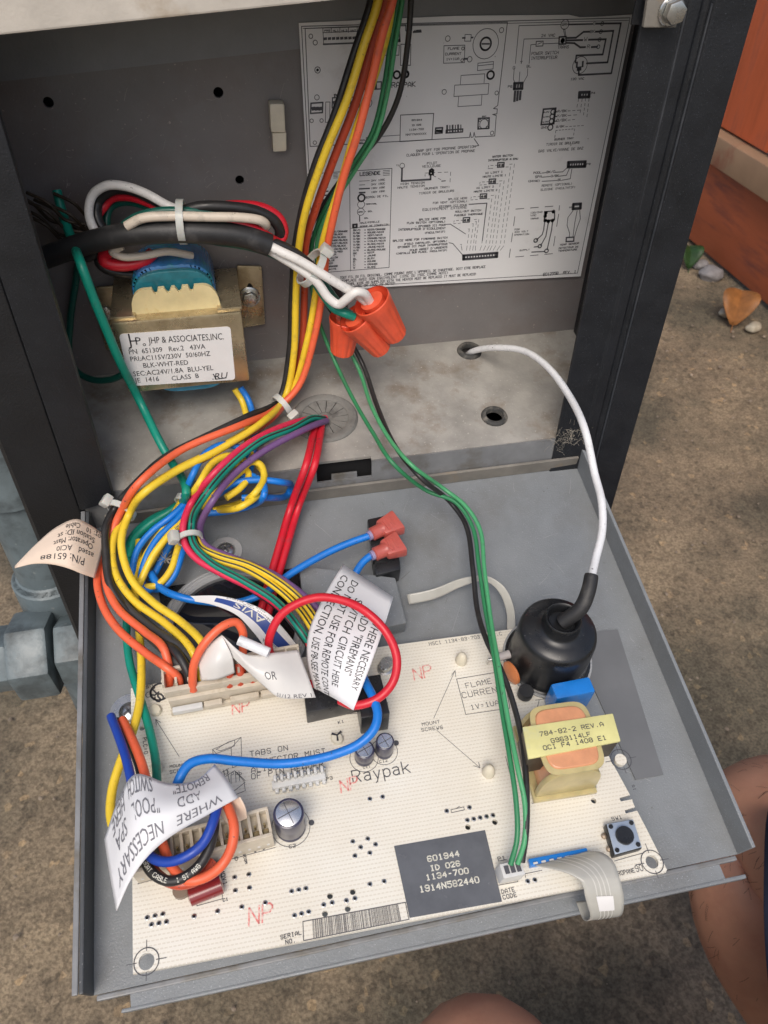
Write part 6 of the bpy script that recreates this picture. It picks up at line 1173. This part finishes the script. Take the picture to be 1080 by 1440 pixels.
mk('ribbon_stiffener', p6.mesh(.56, .66, .28, .72, .00035, 6, 6), M_LABEL, parent=t6, smooth=True, label='small white pad on the ribbon bend')
EA = [(572,836,'T',.0050),(610,828,'T',.0075),(650,813,'T',.0090),(685,810,'T',.0095),(710,826,'T',.0085),(723,856,'T',.0070),(725,890,'T',.0050)]
EB = [(575,850,'T',.0030),(612,842,'T',.0045),(652,824,'T',.0070),(682,817,'T',.0080),(701,832,'T',.0070),(712,860,'T',.0055),(713,892,'T',.0040)]
p7 = Patch([[P(*a).lerp(P(*b), t) for a, b in zip(EA, EB)] for t in (0, .5, 1)], 6)
sheet('ribbon_cable', 'flat grey ribbon arching from the grey housing to behind the board', 'ribbon cable', p7, M_RIB, .0002, 50, 6)
# debris: cobwebby dust tuft at the foot of the right post, frayed fibres in the hank
M_FUZZ = mat('pale_fibres', (.42,.38,.31), .8, var=.3, vscale=300)
fz = MB(); rf_ = random.Random(5); c0 = P(795,612,'F',.002)
for k in range(110):
    a = c0+Vector((rf_.gauss(0,.0040), rf_.gauss(-.002,.0025), rf_.gauss(.001,.0025))); d = Vector((rf_.gauss(0,1), rf_.gauss(0,1), rf_.gauss(0,1))).normalized()*rf_.uniform(.001,.0045)
    fz.tube(catmull([a, a+d*.5+Vector((0,0,.0005)), a+d], 3), .00004, 3, cap=False)
mk('dust_tuft', fz, M_FUZZ, kind='stuff', label='tuft of pale cobweb and dust in the lower right corner of the cabinet', cat='dust')
fz = MB(); c0 = P(232,788,'T',.010)
for k in range(26):
    d = Vector((rf_.gauss(0,1), rf_.gauss(0,1), abs(rf_.gauss(0,1)))).normalized()*rf_.uniform(.002,.006); fz.tube(catmull([c0, c0+d*.6, c0+d+Vector((0,0,-.001))], 3), .00012, 4, cap=False)
mk('frayed_fibres', fz, M_FUZZ, kind='stuff', label='frayed pale fibres in the middle of the blue hank', cat='fibres')
fz = MB(); c0 = P(70,285,'K',.010)
for k in range(9):
    a = c0+Vector((rf_.uniform(-.012,.004), -rf_.uniform(0,.006), rf_.uniform(-.006,.006))); fz.tube(catmull([a, a+Vector((.006,-.002,-.003)), a+Vector((.010,0,-.010)), a+Vector((.016,0,-.012))], 5), .0006, 6)
mk('bare_wire_tangle', fz, mat('tarnished_copper', (.05,.035,.022), .55, metal=.4, var=.3, vscale=300), smooth=True, label='dark tangle of bare wires in the shadowy left corner', cat='wires')

# ================================================================== PERSON (crouching; knees and shins in view)
M_SKIN = mat('sun_tanned_skin', (.56,.28,.18), .48, var=.12, vscale=16, col2=(.46,.20,.13), c2pos=(.5,.75), c2scale=22, bump=.35, bscale=420, sss=.12, speck=(.16,.07,.05,.765), speckscale=170)
M_NAVY = mat('navy_shorts_cloth', (.016,.02,.045), .8, var=.2, vscale=60, bump=.6, bscale=900)
per = thing('person', 'crouching person in navy shorts with bare knees at the lower right', 'person', (.42,-.35,GZ))
def Zp(px_, py_, z): return hit(px_, py_, (0,0,z), (0,0,1))
KR = Zp(1052,1152,-.42); HR = Zp(1290,1230,-.36); AR = Zp(1165,1520,-.62)
KL = Zp(668,1492,-.38); HL = KL+Vector((.12,-.36,.03)); AL = KL+Vector((.03,-.20,-.24)); AL.z = -.625
PV = (HR+HL)/2+Vector((0,-.04,.02))
nodes = [(PV,.10)]; edges = []
def chain(prev, pts):
    for p, r in pts: nodes.append((p, r)); edges.append((prev, len(nodes)-1)); prev = len(nodes)-1
    return prev
chain(0, [(HR,.085), (HR.lerp(KR,.5),.078), (HR.lerp(KR,.85),.066), (KR,.060), (Zp(1060,1255,-.455),.064), (Zp(1098,1350,-.50),.060), (Zp(1140,1440,-.54),.048), (Zp(1185,1560,-.60),.034), (Zp(1215,1640,-.655),.033), (Zp(1150,1700,-.672),.026)])
for H_, K_, A_ in ((HL,KL,AL),):
    d = (A_-K_); f = (K_-H_); f.z = 0; f.normalize()
    chain(0, [(H_,.082), (H_.lerp(K_,.35),.077), (H_.lerp(K_,.70),.066), (H_.lerp(K_,.93),.058), (K_+f*.012+Vector((0,0,-.012)),.054), (K_+d*.14,.050), (K_+d*.35,.054), (K_+d*.65,.042), (A_+d*-.05,.030), (A_+Vector((0,0,-.03))+f*.01,.032), (A_+f*.08+Vector((0,0,-.05)),.030), (A_+f*.15+Vector((0,0,-.058)),.022)])
me = bpy.data.meshes.new('body'); me.from_pydata([tuple(p) for p, r in nodes], edges, []); ob = bpy.data.objects.new('body', me); link(ob, per); me.materials.append(M_SKIN)
sk = ob.modifiers.new('skin', 'SKIN'); sk.use_smooth_shade = True
for i, (p, r) in enumerate(nodes): me.skin_vertices[0].data[i].radius = (r, r)
me.skin_vertices[0].data[0].use_root = True
ss = ob.modifiers.new('smooth', 'SUBSURF'); ss.levels = 2; ss.render_levels = 3
dg = bpy.context.evaluated_depsgraph_get(); dg.update(); bm_ = bpy.data.meshes.new_from_object(ob.evaluated_get(dg)); ob.modifiers.clear(); ob.data = bm_
for p_ in bm_.polygons: p_.use_smooth = True
if not bm_.materials: bm_.materials.append(M_SKIN)
def sleeve(K_, H_, t0, t1, r0, r1):
    ax = (H_-K_); L__ = ax.length; axn = ax.normalized(); pr_ = []
    m = MB(); n = 40; rowsn = 14; vs = []; sdx = axn.orthogonal(); sdy = axn.cross(sdx)
    for i in range(rowsn+1):
        t = i/rowsn; c = K_+ax*(t0+(t1-t0)*t)
        for k in range(n):
            a = 2*math.pi*k/n; r = (r0+(r1-r0)*t)*(1+.035*math.sin(3*a+t*4)+.02*math.sin(7*a-t*9)); vs.append(c+sdx*r*math.cos(a)+sdy*r*math.sin(a))
    m.add(vs, [(i*n+k, i*n+(k+1)%n, (i+1)*n+(k+1)%n, (i+1)*n+k) for i in range(rowsn) for k in range(n)]); return m
so = mk('shorts', sleeve(Zp(1100,1320,-.40), Zp(1320,1360,-.36), 0, 1.05, .088, .105), M_NAVY, parent=per, smooth=True); so.modifiers.new('cloth', 'SOLIDIFY').thickness = .003
so = mk('shorts', sleeve(KL, HL, .40, 1.0, .080, .10), M_NAVY, parent=per, smooth=True); so.modifiers.new('cloth', 'SOLIDIFY').thickness = .003
mk('waist', MB().lathe([(.05,-.09),(.15,-.05),(.17,.03),(.15,.10),(0,.12)], 40, tuple(PV)), M_NAVY, parent=per, smooth=True)

hr = MB(); rh = random.Random(11); polys = [p_ for p_ in bm_.polygons if p_.normal.dot((CAM-p_.center).normalized()) > .05 and p_.center.x > .25]
for k in range(900):
    p_ = rh.choice(polys); c = p_.center+Vector((rh.uniform(-.004,.004), rh.uniform(-.004,.004), 0)); n_ = p_.normal; t_ = Vector((rh.gauss(0,.5), rh.gauss(-.2,.5), -1)); t_ = (t_-n_*t_.dot(n_)).normalized(); l_ = rh.uniform(.006,.013)
    hr.tube([c-n_*.001, c+n_*.0015+t_*l_*.5, c+n_*.002+t_*l_], .00011, 3, cap=False)
mk('leg_hair', hr, mat('dark_hair', (.03,.02,.015), .6), parent=ob, kind='stuff')

# scuffs and dust specks with a shape of their own on the panel, the back wall and the posts
def scuffs(name, F, n, x0, x1, y0, y1, h, m, par, seed, lmax=.012):
    r_ = random.Random(seed); mb = MB()
    for k in range(n):
        a = Vector((r_.uniform(x0,x1), r_.uniform(y0,y1), 0)); th = r_.gauss(.4,.9); L__ = lmax*r_.random()**3+.0005; b = a+Vector((math.cos(th), math.sin(th), 0))*L__
        if not (x0 < b.x < x1 and y0 < b.y < y1): continue
        c_ = a.lerp(b,.5)+Vector((r_.gauss(0,.0003), r_.gauss(0,.0003), 0)); wd = r_.uniform(.00006,.00018); mb.strip(a, c_, wd, h); mb.strip(c_, b, wd*.7, h)
    for k in range(n):
        c = Vector((r_.uniform(x0,x1), r_.uniform(y0,y1), h)); q = r_.uniform(.00008,.00028); mb.add([c+Vector((q*math.cos(a)*r_.uniform(.6,1.3), q*math.sin(a)*r_.uniform(.6,1.3), 0)) for a in (0,1.2,2.5,3.8,5.0)], [(0,1,2,3,4)])
    mk(name, mb, m, parent=par, F=F, kind='stuff')
scuffs('scuff_marks', FT, 170, .004, .194, -.154, -.004, .00012, mat('pale_scuff', (.33,.34,.345), .6), door, 3)
scuffs('scuff_marks', FT, 60, .004, .194, -.154, -.004, .00014, mat('dark_scuff', (.11,.11,.11), .6), door, 4, .006)
scuffs('dust_marks', FK, 160, .0, .094, .01, .138, .00012, mat('pale_dust_mark', (.30,.28,.26), .8), cab, 5, .005)
